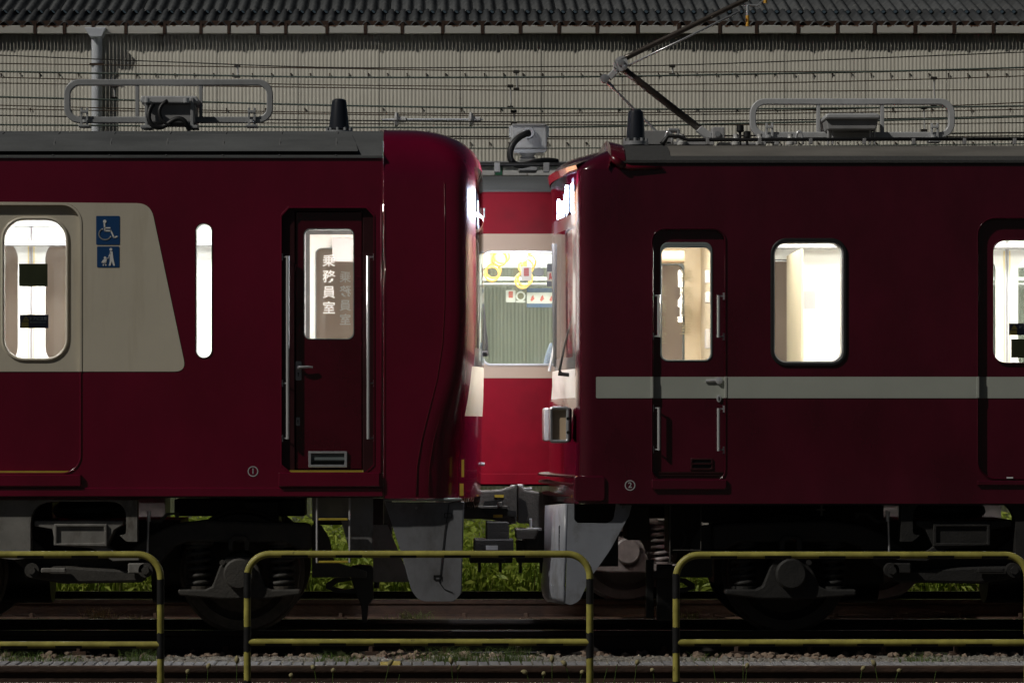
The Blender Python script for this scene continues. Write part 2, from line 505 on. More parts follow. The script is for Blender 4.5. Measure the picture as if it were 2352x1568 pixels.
def panel(name, outer, holes, y0, y1, m, parent=None, bevel=0.0, smooth=None):
    """sheet in the XZ plane between depths y0 and y1 with holes cut through"""
    bm = bmesh.new()
    for loop in [outer] + list(holes):
        vs = [bm.verts.new((x, y0, z)) for x, z in loop]
        for i in range(len(vs)): bm.edges.new((vs[i], vs[(i+1) % len(vs)]))
    bmesh.ops.triangle_fill(bm, use_beauty=True, use_dissolve=False, edges=bm.edges[:], normal=(0, -1, 0))
    if abs(y1-y0) > 1e-6:
        g = bmesh.ops.extrude_face_region(bm, geom=bm.faces[:])
        bmesh.ops.translate(bm, vec=(0, y1-y0, 0), verts=[e for e in g['geom'] if isinstance(e, bmesh.types.BMVert)])
    bmesh.ops.recalc_face_normals(bm, faces=bm.faces[:])
    me = bpy.data.meshes.new(name)
    bm.to_mesh(me); bm.free()
    return finish(me, name, m, parent, smooth, bevel)
def letters(txt, name, cx, cy, Y, h, m, parent, mirror=False, bold=0.0, vertical=False, pitch=1.25, thick=0.002):
    """flat lettering of height h standing upright at depth Y, facing the viewer (or mirrored)"""
    cu = bpy.data.curves.new(name, 'FONT')
    cu.body = '\n'.join(txt) if vertical else txt
    cu.align_x = 'CENTER'; cu.align_y = 'CENTER'
    cu.size = h; cu.offset = bold; cu.extrude = thick/2
    cu.space_line = pitch; cu.resolution_u = 3
    o = bpy.data.objects.new(name, cu)
    COL.objects.link(o)
    me = bpy.data.meshes.new_from_object(o.evaluated_get(bpy.context.evaluated_depsgraph_get()))
    bpy.data.objects.remove(o); bpy.data.curves.remove(cu)
    M = Matrix.Translation((cx, Y, cy)) @ Matrix.Rotation(R(90), 4, 'X') @ (Matrix.Scale(-1, 4, (1, 0, 0)) if mirror else Matrix.Identity(4))
    me.transform(M)
    me.materials.clear()
    return finish(me, name, m, parent)
def bez(p0, p1, p2, p3, n=14):
    p0, p1, p2, p3 = map(Vector, (p0, p1, p2, p3))
    return [p0*(1-t)**3 + p1*3*t*(1-t)**2 + p2*3*t*t*(1-t) + p3*t**3 for t in [i/n for i in range(n+1)]]
# ------------------------------------------------------------------ the place: ground, tracks, paving, warehouse, wires
YA, YB = 26.35, 31.01              # centre lines of the two tracks with trains
GA = 0.75                          # half distance between rail centres
def ground_z(y):
    ys = [0, 14, 18.6, 20.0, 21.6, 21.85, 22.3, 23.0, 24.6, 27.9, 29.0, 33.0, 34.0, 45, 400]
    zs = [-.15, -.15, -.14, -.19, -.17, -.09, -.055, -.09, -.185, -.185, -.19, -.2, -.2, -.2, -.2]
    return float(np.interp(y, ys, zs))
g = MB()
gy = [-60, 0, 14, 18.6, 20.0, 21.6, 21.85, 22.3, 23.0, 24.6, 26, 27.9, 29.0, 31, 33.0, 34.0, 38, 45, 120, 400]
gx = [-250, -40, -12, -6, 0, 6, 12, 40, 250]
for y in gy:
    for x in gx: g.v.append((x, y, ground_z(y)))
nx = len(gx)
for j in range(len(gy)-1):
    for i in range(nx-1): g.f.append((j*nx+i, j*nx+i+1, (j+1)*nx+i+1, (j+1)*nx+i))
tag(g.build('ground', 'soil', smooth=True), kind='structure')

# rails
RAILP = [(-.0725, -.174), (.0725, -.174), (.0725, -.164), (.02, -.147), (.00825, -.13), (.00825, -.05), (.030, -.040),
         (.0325, -.030), (.0325, -.008), (.027, -.001), (-.027, -.001), (-.0325, -.008), (-.0325, -.030), (-.030, -.040), (-.00825, -.05), (-.00825, -.13), (-.02, -.147), (-.0725, -.164)]
def rail(y, label, m='rail_rust', top='rail_top'):
    b = MB(); n = len(RAILP); x0, x1 = -14, 16
    b.add([(x0, y+a, z) for a, z in RAILP] + [(x1, y+a, z) for a, z in RAILP],
          [tuple(range(n)), tuple(range(2*n-1, n-1, -1))] + [(i, (i+1) % n, (i+1) % n+n, i+n) for i in range(n)])
    o = b.build('steel_rail', m)
    tag(o, label, 'rail', 'running rails of the yard tracks')
    MB().box(x0, x1, y-.024, y+.024, -.004, 0).build('running_surface', top, o)
    return o
rail(21.77, 'rusty steel rail directly in front of the narrow grey paving strip', 'rail_rust', 'rail_top_dull')
rail(20.27, 'steel rail along the bottom edge of the picture beneath the seed heads', 'rail_dark', 'rail_top_dull')
rail(YA-GA, 'dark steel rail under the near wheels of the two facing trains', 'rail_dark')
rail(YA+GA, 'dark rail with a bright gleaming top, second under the facing trains', 'rail_dark')
rail(YB-GA, 'brown rusty rail beyond the gleaming one, under the far train', 'rail_rust')
rail(YB+GA, 'farthest rail, dark, right in front of the tall green grass', 'rail_dark')

# sleepers with rail clips
def sleeper(x, yc, label, group):
    t = MB()
    y0, y1 = yc-1.2, yc+1.2
    t.add([(x-.14, y0, -.36), (x+.14, y0, -.36), (x+.14, y1, -.36), (x-.14, y1, -.36), (x-.10, y0+.02, -.178), (x+.10, y0+.02, -.178), (x+.10, y1-.02, -.178), (x-.10, y1-.02, -.178)],
          [(0,3,2,1), (4,5,6,7), (0,1,5,4), (1,2,6,5), (2,3,7,6), (3,0,4,7)])
    o = t.build('concrete_sleeper', 'concrete', bevel=.012)
    tag(o, label, 'sleeper', group)
    return o
def clip(o, x, y):
    b = MB().box(x-.05, x+.05, y-.03, y+.03, -.178, -.150).cyl((x, y, -.15), (x, y, -.115), .022, n=6)
    b.build('rail_clip', 'rail_rust', o)
gA, gB = 'concrete sleepers under the two facing trains', 'concrete sleepers under the far train'
xsl = [-3.6+.535*i for i in range(18)]
for x in xsl:
    o = sleeper(x, YA, 'pale concrete sleeper end on the gravel under the facing trains', gA)
    for y in (YA-GA-.1, YA-GA+.1, YA+GA-.1): clip(o, x, y)
for x in xsl:
    o = sleeper(x+.2, YB, 'rust stained concrete sleeper under the rails of the far train', gB)
    for y in (YB-GA-.1, YB-GA+.1): clip(o, x+.2, y)

# narrow paving strip
ps = thing('paving_strip', 'narrow strip of grey concrete slats beside the front rusty rail', 'paving', (0, 22.04, -.06))
MB().box(-3.2, 4.2, 21.84, 22.245, -.10, -.030).build('bed', 'rail_dark', ps)
slat_me = {}
i = 0
xp = -2.98
while xp < 4.05:
    pxc = PX0 + (xp+.035)*F/22.0
    key = 'slat_yellow' if 874 < pxc < 912 else 'slat'
    o = None
    if key not in slat_me:
        o = MB().box(0, .0575, 0, .395, -.03, 0).build('slat', key, ps, bevel=.003, seg=1)
        slat_me[key] = o
    else:
        o = slat_me[key].copy(); COL.objects.link(o)
    o.location = Vector((xp, 21.845, -.006+random.uniform(-.0022, .0022))) - ps.location
    o.rotation_euler = (random.uniform(-.004, .004), random.uniform(-.012, .012), random.uniform(-.006, .006))
    xp += .0692

# gravel
def merge(name, base_v, base_f, mats4, m, kind='stuff', smooth=None):
    bv = np.array(base_v); bf = np.array(base_f)
    n, k = len(mats4), len(bv)
    M = np.array(mats4)
    v = np.einsum('nij,kj->nki', M[:, :3, :3], bv) + M[:, None, :3, 3]
    f = (bf[None] + (np.arange(n)*k)[:, None, None]).reshape(-1, bf.shape[1])
    me = bpy.data.meshes.new(name)
    me.from_pydata(v.reshape(-1, 3).tolist(), [], f.tolist())
    o = finish(me, name, m, smooth=smooth)
    return o
def ico():
    bm = bmesh.new(); bmesh.ops.create_icosphere(bm, subdivisions=1, radius=1)
    for w in bm.verts: w.co *= random.uniform(.72, 1.12)
    v = [tuple(w.co) for w in bm.verts]; f = [tuple(q.index for q in p.verts) for p in bm.faces]
    bm.free(); return v, f
def stones(name, n, x0, x1, y0, y1, s0, s1, m, label, lift=.0, bulge=0.0):
    mats = []
    for _ in range(n):
        x, y = random.uniform(x0, x1), random.uniform(y0, y1)
        s = random.uniform(s0, s1)
        zz = ground_z(y) + lift*random.random() + bulge*math.sin(x*2.3+y)*.5
        Q = Matrix.Translation((x, y, zz)) @ Matrix.Rotation(random.uniform(0, 6.3), 4, 'Z') @ Matrix.Rotation(random.uniform(-1, 1), 4, 'X') @ Matrix.Diagonal((s, s*random.uniform(.6, 1), s*random.uniform(.45, .8), 1))
        mats.append(np.array(Q))
    v, f = ico()
    o = merge(name, v, f, mats, m)
    tag(o, label, 'gravel', kind='stuff')
stones('ballast_gravel', 8500, -3.4, 4.9, 22.31, 24.5, .020, .050, 'ballast', 'grey brown crushed stone gravel behind the narrow paving strip', lift=.03, bulge=.02)
stones('ballast_gravel', 3800, -3.6, 5.2, 24.4, 29.9, .018, .045, 'ballast_rust', 'rust brown gravel lying between the rails under the trains', lift=.02)
stones('ballast_gravel', 1500, -3.6, 5.4, 27.3, 28.6, .018, .045, 'ballast_rust', 'rust brown gravel heaped along the gleaming rail', lift=.05)

# grass blades: every blade a bent leaf
def blades(name, spots, m, hr, wr, lean, segs=3):
    v, f = [], []
    for (x, y, z, hs) in spots:
        h = random.uniform(*hr)*hs; w = random.uniform(*wr)
        a = random.uniform(0, 6.283); l = random.uniform(*lean)*h
        dx, dy = math.cos(a), math.sin(a)
        c = random.uniform(0, 6.283)
        sx, sy = math.cos(c)*w/2, math.sin(c)*w/2
        o = len(v)
        for k in range(segs+1):
            t = k/segs
            bx, by = x+dx*l*t*t, y+dy*l*t*t
            bz = z + h*(t - .32*t*t*min(1, l/max(h, .001)*1.2))
            q = 1-t*.96
            v.append((bx-sx*q, by-sy*q, bz)); v.append((bx+sx*q, by+sy*q, bz))
        for k in range(segs):
            f.append((o+2*k, o+2*k+1, o+2*k+3, o+2*k+2))
    me = bpy.data.meshes.new(name)
    me.from_pydata(v, [], f)
    return finish(me, name, m)
sp = []
for _ in range(15000):
    y = 34.75 + 2.6*random.random()**1.2
    hs = .70 + .30*min(1, (y-34.7)/1.0)
    sp.append((random.uniform(-4.4, 7.0), y, -.2, hs))
o = blades('tall_grass', sp, 'grass', (.34, .95), (.014, .045), (.2, .95), 4)
tag(o, 'tall bright green grass growing behind the farthest rail under the trains', 'grass', kind='stuff')
def leaves(name, n, x0, x1, y0, y1, z0, z1, m):
    v, f = [], []
    for _ in range(n):
        c = Vector((random.uniform(x0, x1), random.uniform(y0, y1), z0+(z1-z0)*random.random()**1.2))
        L = random.uniform(.07, .20); w = random.uniform(.016, .042)
        a = random.uniform(0, 6.283); up = random.uniform(-.5, .9)
        d = Vector((math.cos(a), math.sin(a)*.7, up)).normalized()
        s = d.cross(Vector((random.uniform(-.4, .4), -1, random.uniform(-.2, .9)))).normalized()*w/2
        tip = c+d*L+Vector((0, 0, -.35*L*random.random()))
        mid = c+d*L*.5
        o = len(v)
        v += [tuple(c), tuple(mid-s), tuple(tip), tuple(mid+s)]
        f += [(o, o+1, o+2), (o, o+2, o+3)]
    me = bpy.data.meshes.new(name); me.from_pydata(v, [], f)
    return finish(me, name, m)
o = leaves('leafy_weeds', 9000, -4.3, 7.0, 34.55, 36.2, -.16, .62, 'leaf')
tag(o, 'broad leaved yellow green weeds mixed into the tall grass behind the farthest rail', 'weeds', kind='stuff')
sp = [(random.uniform(-4.2, 7.0), 34.7+1.2*random.random(), -.2, 1) for _ in range(1700)]
o = blades('dry_grass', sp, 'grass_dry', (.12, .5), (.008, .02), (.2, .9))
tag(o, 'dry yellowed stalks among the tall green grass at the far rail', 'grass', kind='stuff')

def tuft(px, py, Y, n, rad, h, label, m='weed'):
    x, z = wx(px, Y), wz(py, Y)
    s = [(x+random.gauss(0, rad), Y+random.gauss(0, .05), max(z-.02, ground_z(Y)), 1) for _ in range(n)]
    o = blades('weed_tuft', s, m, h, (.003, .007), (.3, 1.3), 3)
    o.location = (0, 0, 0)
    tag(o, label, 'weed', 'green weed tufts on the gravel')
tuft(60, 1511, 22.5, 170, .11, (.04, .11), 'low green weed tuft on gravel at the far left edge')
tuft(325, 1512, 22.5, 150, .07, (.05, .14), 'green weed tuft on gravel beside the left barrier post')
tuft(162, 1514, 22.4, 70, .05, (.03, .09), 'small weed tuft between two tufts near the left barrier')
tuft(230, 1420, 28.3, 150, .07, (.08, .17), 'feathery weed growing between the rails under the left train', 'grass_dry')
tuft(308, 1420, 28.3, 40, .04, (.05, .1), 'little yellowish weed beside a rail clip under the left train', 'grass_dry')
tuft(775, 1514, 22.4, 130, .10, (.04, .12), 'pale green weed tuft over the slats left of the middle barrier')
tuft(1035, 1512, 22.55, 330, .13, (.05, .16), 'largest wispy green weed tuft under the middle barrier rail')
tuft(1175, 1513, 22.5, 200, .09, (.05, .17), 'wispy weed tuft right of the largest one under the barrier')
tuft(1240, 1520, 22.2, 60, .12, (.02, .06), 'thin weeds creeping over the paving slats near the middle')
tuft(1620, 1514, 22.4, 40, .05, (.04, .12), 'sparse weed stalks on gravel beside the right barrier post')
tuft(2110, 1513, 22.5, 130, .09, (.04, .11), 'green weed tuft on gravel below the right barrier')
tuft(940, 1416, 28.2, 120, .10, (.04, .12), 'faint weeds by the gleaming rail between the two trains')
tuft(1580, 1414, 28.4, 60, .05, (.04, .12), 'faint green weed on gravel under the right train')

# foxtail seed heads at the front
def foxtail(px, top, Y, lean, head, label, leaf=True):
    x0 = wx(px, Y); zt = wz(top-5, Y); zb = -.15
    t = thing('foxtail_grass', label, 'wild grass', (x0, Y, zb), 'wild grasses in front of the near rail')
    p = bez((x0-lean, Y, zb), (x0-lean*.8, Y, zb+(zt-zb)*.4), (x0-lean*.3, Y, zb+(zt-zb)*.75), (x0, Y, zt), 8)
    MB().tube(p, [.0022]*9, 5).build('stem', 'weed', t)
    if head:
        d = (p[-1]-p[-2]).normalized(); L = head
        q = [p[-1]+d*L*(k/6)+Vector((lean*.25*(k/6)**2, 0, -abs(lean)*.25*(k/6)**2)) for k in range(7)]
        MB().tube(q, [.003, .010, .013, .0135, .012, .008, .002], 7).build('seed_head', 'seedhead', t, smooth=True)
    if leaf:
        for sgn in (1, -1):
            a = p[3]
            b = bez(a, a+Vector((sgn*.03, 0, .06)), a+Vector((sgn*.07, 0, .10)), a+Vector((sgn*.13, 0, .08)), 5)
            mb = MB()
            for k, c in enumerate(b):
                w = .006*(1-k/5.2)
                mb.v += [(c.x, c.y-w, c.z), (c.x, c.y+w, c.z+.003)]
            mb.f = [(2*k, 2*k+1, 2*k+3, 2*k+2) for k in range(5)]
            mb.build('leaf', 'weed', t, fix=False)
FX = [(430,1552,.03,.035,'short foxtail between the left and middle barriers'), (478,1541,.02,.04,'second foxtail left of the middle barrier post'),
      (544,1528,0,.045,'foxtail touching the middle barrier\'s left post'), (722,1543,-.05,.04,'drooping foxtail right of the middle barrier\'s left post'),
      (765,1549,.01,.03,'pale foxtail beside the drooping one near the middle barrier'), (668,1560,.02,.03,'tiny foxtail tip low between barrier post and drooping foxtail'),
      (893,1534,.06,.05,'slanting foxtail below the paving slats, left of centre'), (918,1552,.04,0,'bare grass stalk beside the slanting foxtail'),
      (1037,1530,-.02,.05,'tall foxtail below the paving slats near the centre'), (1052,1545,.02,.04,'foxtail leaning against the tall central one'),
      (1210,1553,-.08,.04,'nodding foxtail right of centre'), (1268,1526,0,.045,'upright tall foxtail right of the nodding one'),
      (1248,1556,.02,.03,'small foxtail at the foot of the upright tall one'), (1300,1535,-.07,.05,'foxtail leaning left before the middle barrier\'s right post'),
      (1335,1552,.05,.03,'dry foxtail just left of the middle barrier\'s right post'), (1395,1538,.07,0,'leaning dry stalk right of the middle barrier'),
      (1418,1528,.05,0,'reddish dry stalk in the gap between the middle and right barriers'), (1462,1532,.03,.04,'pale seed head in the gap between middle and right barriers'),
      (1500,1548,-.04,.03,'foxtail close to the right barrier\'s left post'), (1638,1530,-.04,0,'green grass stalk inside the right barrier'),
      (1715,1540,.02,.04,'foxtail beside the tall green stalk inside the right barrier'), (1707,1512,0,0,'tall thin green stalk crossing the paving slats at right'),
      (1980,1545,.05,.04,'foxtail at the lower right corner, first of the cluster'), (2010,1535,-.05,.05,'bent foxtail in the lower right cluster'),
      (2062,1548,.07,.03,'dry foxtail at the right end of the corner cluster'), (2150,1545,.05,0,'bare stalk right of the corner cluster')]
for k, (px, top, lean, hd, lb) in enumerate(FX):
    foxtail(px, top, 18.9+.02*(k % 7), lean, hd, lb)
sp = [(random.uniform(-1.8, 3.0), 18.7+random.random()*.5, -.15, 1) for _ in range(1500)]
o = blades('verge_grass', sp, 'grass_dry', (.06, .20), (.003, .007), (.2, 1))
tag(o, 'short dry verge grass along the bottom edge in front of the barriers', 'grass', kind='stuff')

# ------------------------------------------------------------------ warehouse
YW, YE = 37.465, 37.36
wh = thing('warehouse', 'long corrugated metal warehouse with dark ribbed roof behind the trains', 'building', (1, YW, -.2))
def corr(name, m, parent, pitch, waves, amp, L, n=8, thick=.006, sharp=0.0):
    mb = MB(); cols = waves*n+1
    for k in range(cols):
        ph = 2*math.pi*k/n
        c = math.cos(ph)
        h = amp*(math.copysign(abs(c)**(1-sharp), c))
        mb.v += [(k*pitch/n, h, 0), (k*pitch/n, h, L)]
    mb.f = [(2*k, 2*k+2, 2*k+3, 2*k+1) for k in range(cols-1)]
    me = bpy.data.meshes.new(name); me.from_pydata(mb.v, [], mb.f)
    o = finish(me, name, m, parent, smooth=True)
    md = o.modifiers.new('thickness', 'SOLIDIFY'); md.thickness = thick; md.offset = 1
    return o
first = None
xw = wx(-60, YW)
k = 0
while xw < wx(2420, YW):
    if first is None:
        first = corr('wall_sheet', 'wall_metal', wh, .040, 11, .0042, 6.05, 6, .002); o = first
    else:
        o = first.copy(); COL.objects.link(o)
    o.location = Vector((xw, YW-.004*(k % 2)+random.uniform(-.001, .001), -.2)) - wh.location
    xw += .436; k += 1
# roof sheets
SL = math.atan(.296)
ez = wz(56, YE)
RR = {}
for row, (d, L) in enumerate(((0, .86), (.76, 1.92), (2.58, 1.92))):
    x = wx(-90, YE) + .05*row
    while x < wx(2440, YE):
        if row not in RR:
            o = RR[0 if row == 0 else 1].copy() if row > 1 else corr('roof_sheet', 'slate', wh, .130, 7, .026, L, 10, .007, .0)
            if row > 1: COL.objects.link(o)
            RR[row] = o
        else:
            o = RR[row].copy(); COL.objects.link(o)
        o.location = Vector((x, YE+.035+d*math.cos(SL), ez+d*math.sin(SL)+random.uniform(-.003, .003))) - wh.location
        o.rotation_euler = (R(-90)+SL-.008, random.uniform(-.002, .002), 0)
        x += .910
# gutter boards, straps
gx0 = -200
widths = [.40, .405, .315, .31, .35, .415, .39, .30, .31, .30]
x = wx(-92, YE); k = 0
zt, zb = wz(59, YE), wz(77, YE)
while x < wx(2430, YE):
    w = widths[k % 10] if k < 10 else .415*random.uniform(.92, 1.08)
    o = MB().box(0, w-.034, 0, .07, -(zt-zb), 0).build('gutter_board', 'gutter', wh, bevel=.004, seg=1)
    o.location = Vector((x+.017, YE+.004, zt+random.uniform(-.003, .003))) - wh.location
    o = MB().box(-.015, .015, -.006, .08, -(zt-zb)-.004, .03).build('gutter_strap', 'strap_rust', wh)
    o.location = Vector((x, YE+.004, zt)) - wh.location
    x += w; k += 1
MB().box(wx(-95, YE), wx(2440, YE), YE+.082, YE+.095, zb+.01, zt+.06).build('eave_board', 'strap_rust', wh)
# downpipe and hopper
hp = MB()
Yp = YE+.035
hp.pprism([(196, 66), (246, 66), (243, 74), (236, 88), (209, 88), (200, 74)], Yp-.12, Yp+.12, Yp)
h = hp.build('rainwater_hopper', 'downpipe', wh, bevel=.008)
MB().cyl(W(222.5, 86, Yp), (wx(222.5, Yp), Yp, -.2), .058, n=20).build('downpipe', 'downpipe', wh, smooth=40)
MB().box(wx(222.5, Yp)-.075, wx(222.5, Yp)+.075, Yp-.063, YW, wz(149, Yp), wz(146.5, Yp)).build('pipe_bracket', 'strap_rust', wh)
# roof edge bolts on the wall
bl = MB()
for py, st, off in ((170, 44.4, 18), (250, 90, 40), (328, 44.4, 30), (150+300, 44.4, 10), (620, 44.4, 10)):
    a = off-60
    while a < 2420:
        p = W(a, py, YW)
        bl.cyl((p.x, YW-.022, p.z), (p.x, YW+.0, p.z), .008, n=6)
        bl.box(p.x-.003, p.x+.003, YW-.0085, YW-.0062, p.z-.04, p.z-.008)
        a += st
tag(bl.build('wall_bolts', 'strap_rust', wh), kind='stuff')
# white and green band under the upper wall, ledge above it
for k, (a, c, m) in enumerate(((900, 1010, 'white_paint'), (1012, 1136, 'white_paint'), (1138, 1153, 'band_green'), (1155, 1210, 'white_paint'), (1212, 1330, 'white_paint'), (1332, 1460, 'white_paint'))):
    MB().pbox(a, 376, c, 402, YW-.05, YW-.02).build('band_panel', m, wh)
MB().pbox(-60, 370, 2420, 374.5, YW-.09, YW-.01).build('wall_ledge', 'silver_paint', wh)

# ------------------------------------------------------------------ overhead wires
def wire(pts, r, m, label, Y):
    """pts: plate points; a smooth slack line through them"""
    P = [W(a, b, Y) for a, b in pts]
    out = []
    for i in range(len(P)-1):
        p0 = P[max(i-1, 0)]; p1 = P[i]; p2 = P[i+1]; p3 = P[min(i+2, len(P)-1)]
        for s in range(8):
            t = s/8
            out.append(.5*((2*p1)+(p2-p0)*t+(2*p0-5*p1+4*p2-p3)*t*t+(3*p1-p0-3*p2+p3)*t**3))
    out.append(P[-1])
    o = MB().tube(out, r, 6).build('overhead_wire', m, smooth=True)
    return tag(o, label, 'wire', 'overhead wires in front of the warehouse')
wires = [
 ([(-80,124),(400,143),(800,156),(1300,153),(1548,150),(2000,134),(2430,117)], .0055,'wire_dark','thin dark wire, topmost of all the overhead wires',34.4),
 ([(-80,145),(400,152),(800,158),(1100,163),(1548,166),(2100,163),(2430,160)], .0055,'wire_rust','rusty wire just under the topmost overhead wire',34.6),
 ([(-80,163),(400,172),(800,178),(1300,177),(1700,171),(2050,164),(2430,153)], .009,'wire_green','thick greenish wire crossing above the left roof frame',34.3),
 ([(-80,176),(400,188),(800,196),(1200,198),(1700,192),(2100,183),(2430,172)], .0055,'wire_rust','rusty wire passing behind the top bar of the left roof frame',34.7),
 ([(-80,190),(400,197),(800,202),(1200,208),(1700,210),(2100,208),(2430,204)], .0055,'wire_rust','rusty wire level with the pantograph\'s thin rod joint',34.9),
 ([(-80,221),(400,233),(800,243),(1200,249),(1600,251),(2000,248),(2430,243)], .009,'wire_green','thick grey green wire through the middle of the left roof frame',34.3),
 ([(-80,240),(400,252),(800,259),(1200,261),(1700,256),(2100,246),(2430,232)], .0055,'wire_rust','rusty wire below the thick grey green one',34.8),
 ([(-80,249),(400,257),(800,263),(1200,266),(1700,262),(2100,256),(2430,250)], .0055,'wire_rust','rusty wire close to the foot of the left roof frame',34.6),
 ([(-80,264),(400,272),(800,277),(1300,281),(1700,277),(2100,272),(2430,264)], .0065,'wire_dark','dark wire level with the antennas\' middles',34.5),
 ([(-80,286),(400,290),(800,293),(1300,292),(1700,284),(2100,275),(2430,266)], .009,'wire_green','thick wire skimming the left train\'s roof',34.3),
 ([(600,283),(900,285),(1300,287),(1700,287),(2100,285),(2430,281)], .005,'wire_rust','thin rusty wire just above the thick roof skimming wire',34.9),
 ([(800,312),(1100,314),(1400,314),(1800,311),(2430,304)], .008,'wire_dark','dark wire running behind the roof box between the trains',34.4),
 ([(900,318),(1100,319),(1400,319),(1800,317),(2430,312)], .0055,'wire_rust','rusty wire just under the dark wire behind the roof box',34.6),
 ([(900,340),(1150,341),(1400,340),(1800,336),(2430,330)], .006,'wire_green','lowest greenish wire above the white band of the warehouse',34.3),
]
for w in wires: wire(*w)
# droppers and clamps
def dropper(px, y0, y1, Y, label):
    t = thing('wire_dropper', label, 'wire fitting', W(px, y1, Y), 'droppers hanging from the overhead wires')
    MB().cyl(W(px, y0, Y), W(px+2, y1, Y), .008, n=8).build('rod', 'porcelain', t)
    for y in (y0, y1): MB().box(wx(px, Y)-.03, wx(px, Y)+.03, Y-.02, Y+.02, wz(y, Y)-.014, wz(y, Y)+.014).build('clamp', 'wire_dark', t, bevel=.004)
    return t
dropper(1172, 198, 247, 34.45, 'pale dropper rod between wires above the roof box')
dropper(1186, 165, 205, 34.6, 'thin dropper left of the pantograph knee, above the box')
dropper(262, 199, 226, 34.45, 'short dropper inside the left roof frame beside the downpipe')
dropper(545, 152, 176, 34.4, 'dark double clamp on the upper wires above the left roof frame')
dropper(1544, 152, 172, 34.4, 'dark double clamp on the upper wires right of the pantograph knee')
dropper(2145, 180, 243, 34.5, 'long pale dropper above the right end of the right roof frame')
dropper(2122, 248, 300, 34.5, 'pale dropper behind the right leg of the right roof frame')
dropper(1180, 256, 283, 34.5, 'small brass clamp just above the roof box between trains')
def insulator(px0, px1, py, Y, label):
    t = thing('insulator', label, 'insulator', W(px0, py, Y), 'insulators on the overhead wires')
    x0, x1, z = wx(px0, Y), wx(px1, Y), wz(py, Y)
    MB().tube([(x0-.15, Y, z), (x0, Y, z), (x1, Y, z), (x1+.12, Y, z)], [.006, .012, .012, .006], 8).build('rod', 'downpipe', t)
    for x in ((x0, x1) if px1-px0 > 30 else (x0,)):
        MB().lathe([(.012, -.03), (.075, -.016), (.078, 0), (.06, .016), (.03, .03), (.03, .09), (.012, .10)], (x, Y, z), 'X', 20).build('disc', 'porcelain', t, smooth=40)
insulator(911, 1082, 275, 34.6, 'pair of white disc insulators joined by a rod above the red nose')
insulator(985, 1003, 318, 34.6, 'single disc insulator half hidden behind the red nose')
# ------------------------------------------------------------------ trains: shared builders
YS, YF = 24.95, 27.75              # near and far side planes of the two facing trains
S = YS/F                           # metres per plate px at the near side
def lx(px): return wx(px, YS)
def lz(py): return wz(py, YS)
ZFLOOR, ZCEIL = 1.13, 3.17

def sub(o, parent):
    o.parent = parent; o.location = (0, 0, 0); return o
def near_far(yn):
    """depth pair mirrored about the car's centre line"""
    return YS+YF-yn
def side_walls(root, outer, holes, m, inner='inner_white'):
    panel('side_wall', outer, holes, YS, YS+.05, m, root)
    panel('side_wall', outer, holes, YF-.05, YF, m, root)
    for y0, y1 in ((YS+.12, YS+.125), (YF-.125, YF-.12)):
        panel('wall_lining', outer, holes, y0, y1, inner, root)
def reveal(hole, y0, y1, m, name, parent):
    """lining around an opening through the wall"""
    cx = sum(p[0] for p in hole)/len(hole); cz = sum(p[1] for p in hole)/len(hole)
    out = [(x+math.copysign(.006, x-cx), z+math.copysign(.006, z-cz)) for x, z in hole]
    return MB().ring(out, hole, y0, y1).build(name, m, parent, smooth=40)
def roof(root, prof, x0, x1, m, name='roof'):
    n = len(prof)
    mb = MB()
    mb.v = [(x0, y, z) for y, z in prof] + [(x1, y, z) for y, z in prof]
    mb.f = [(i, i+1, n+i+1, n+i) for i in range(n-1)] + [tuple(range(n)), tuple(range(2*n-1, n-1, -1))]
    return mb.build(name, m, root, smooth=30)
def mirror_prof(half, yc):
    return half + [(2*yc-y, z) for y, z in half[-2::-1]]
def interior(root, x0, x1, tube='tube', yc=YA, y0=YS, y1=YF, wall='inner_white', ends=True):
    MB().box(x0, x1, y0+.06, y1-.06, ZFLOOR-.05, ZFLOOR).build('interior_floor', 'inner_floor', root)
    MB().box(x0, x1, y0+.06, y1-.06, ZCEIL, ZCEIL+.03).build('interior_ceiling', wall, root)
    if tube:
        for s in (-.55, .55):
            MB().box(x0+.1, x1-.1, yc+s-.09, yc+s+.09, ZCEIL-.05, ZCEIL-.004).build('ceiling_light', tube, root)
    if ends:
        MB().box(x0, x0+.02, y0+.06, y1-.06, ZFLOOR, ZCEIL).build('end_wall', wall, root)
        MB().box(x1-.02, x1, y0+.06, y1-.06, ZFLOOR, ZCEIL).build('end_wall', wall, root)

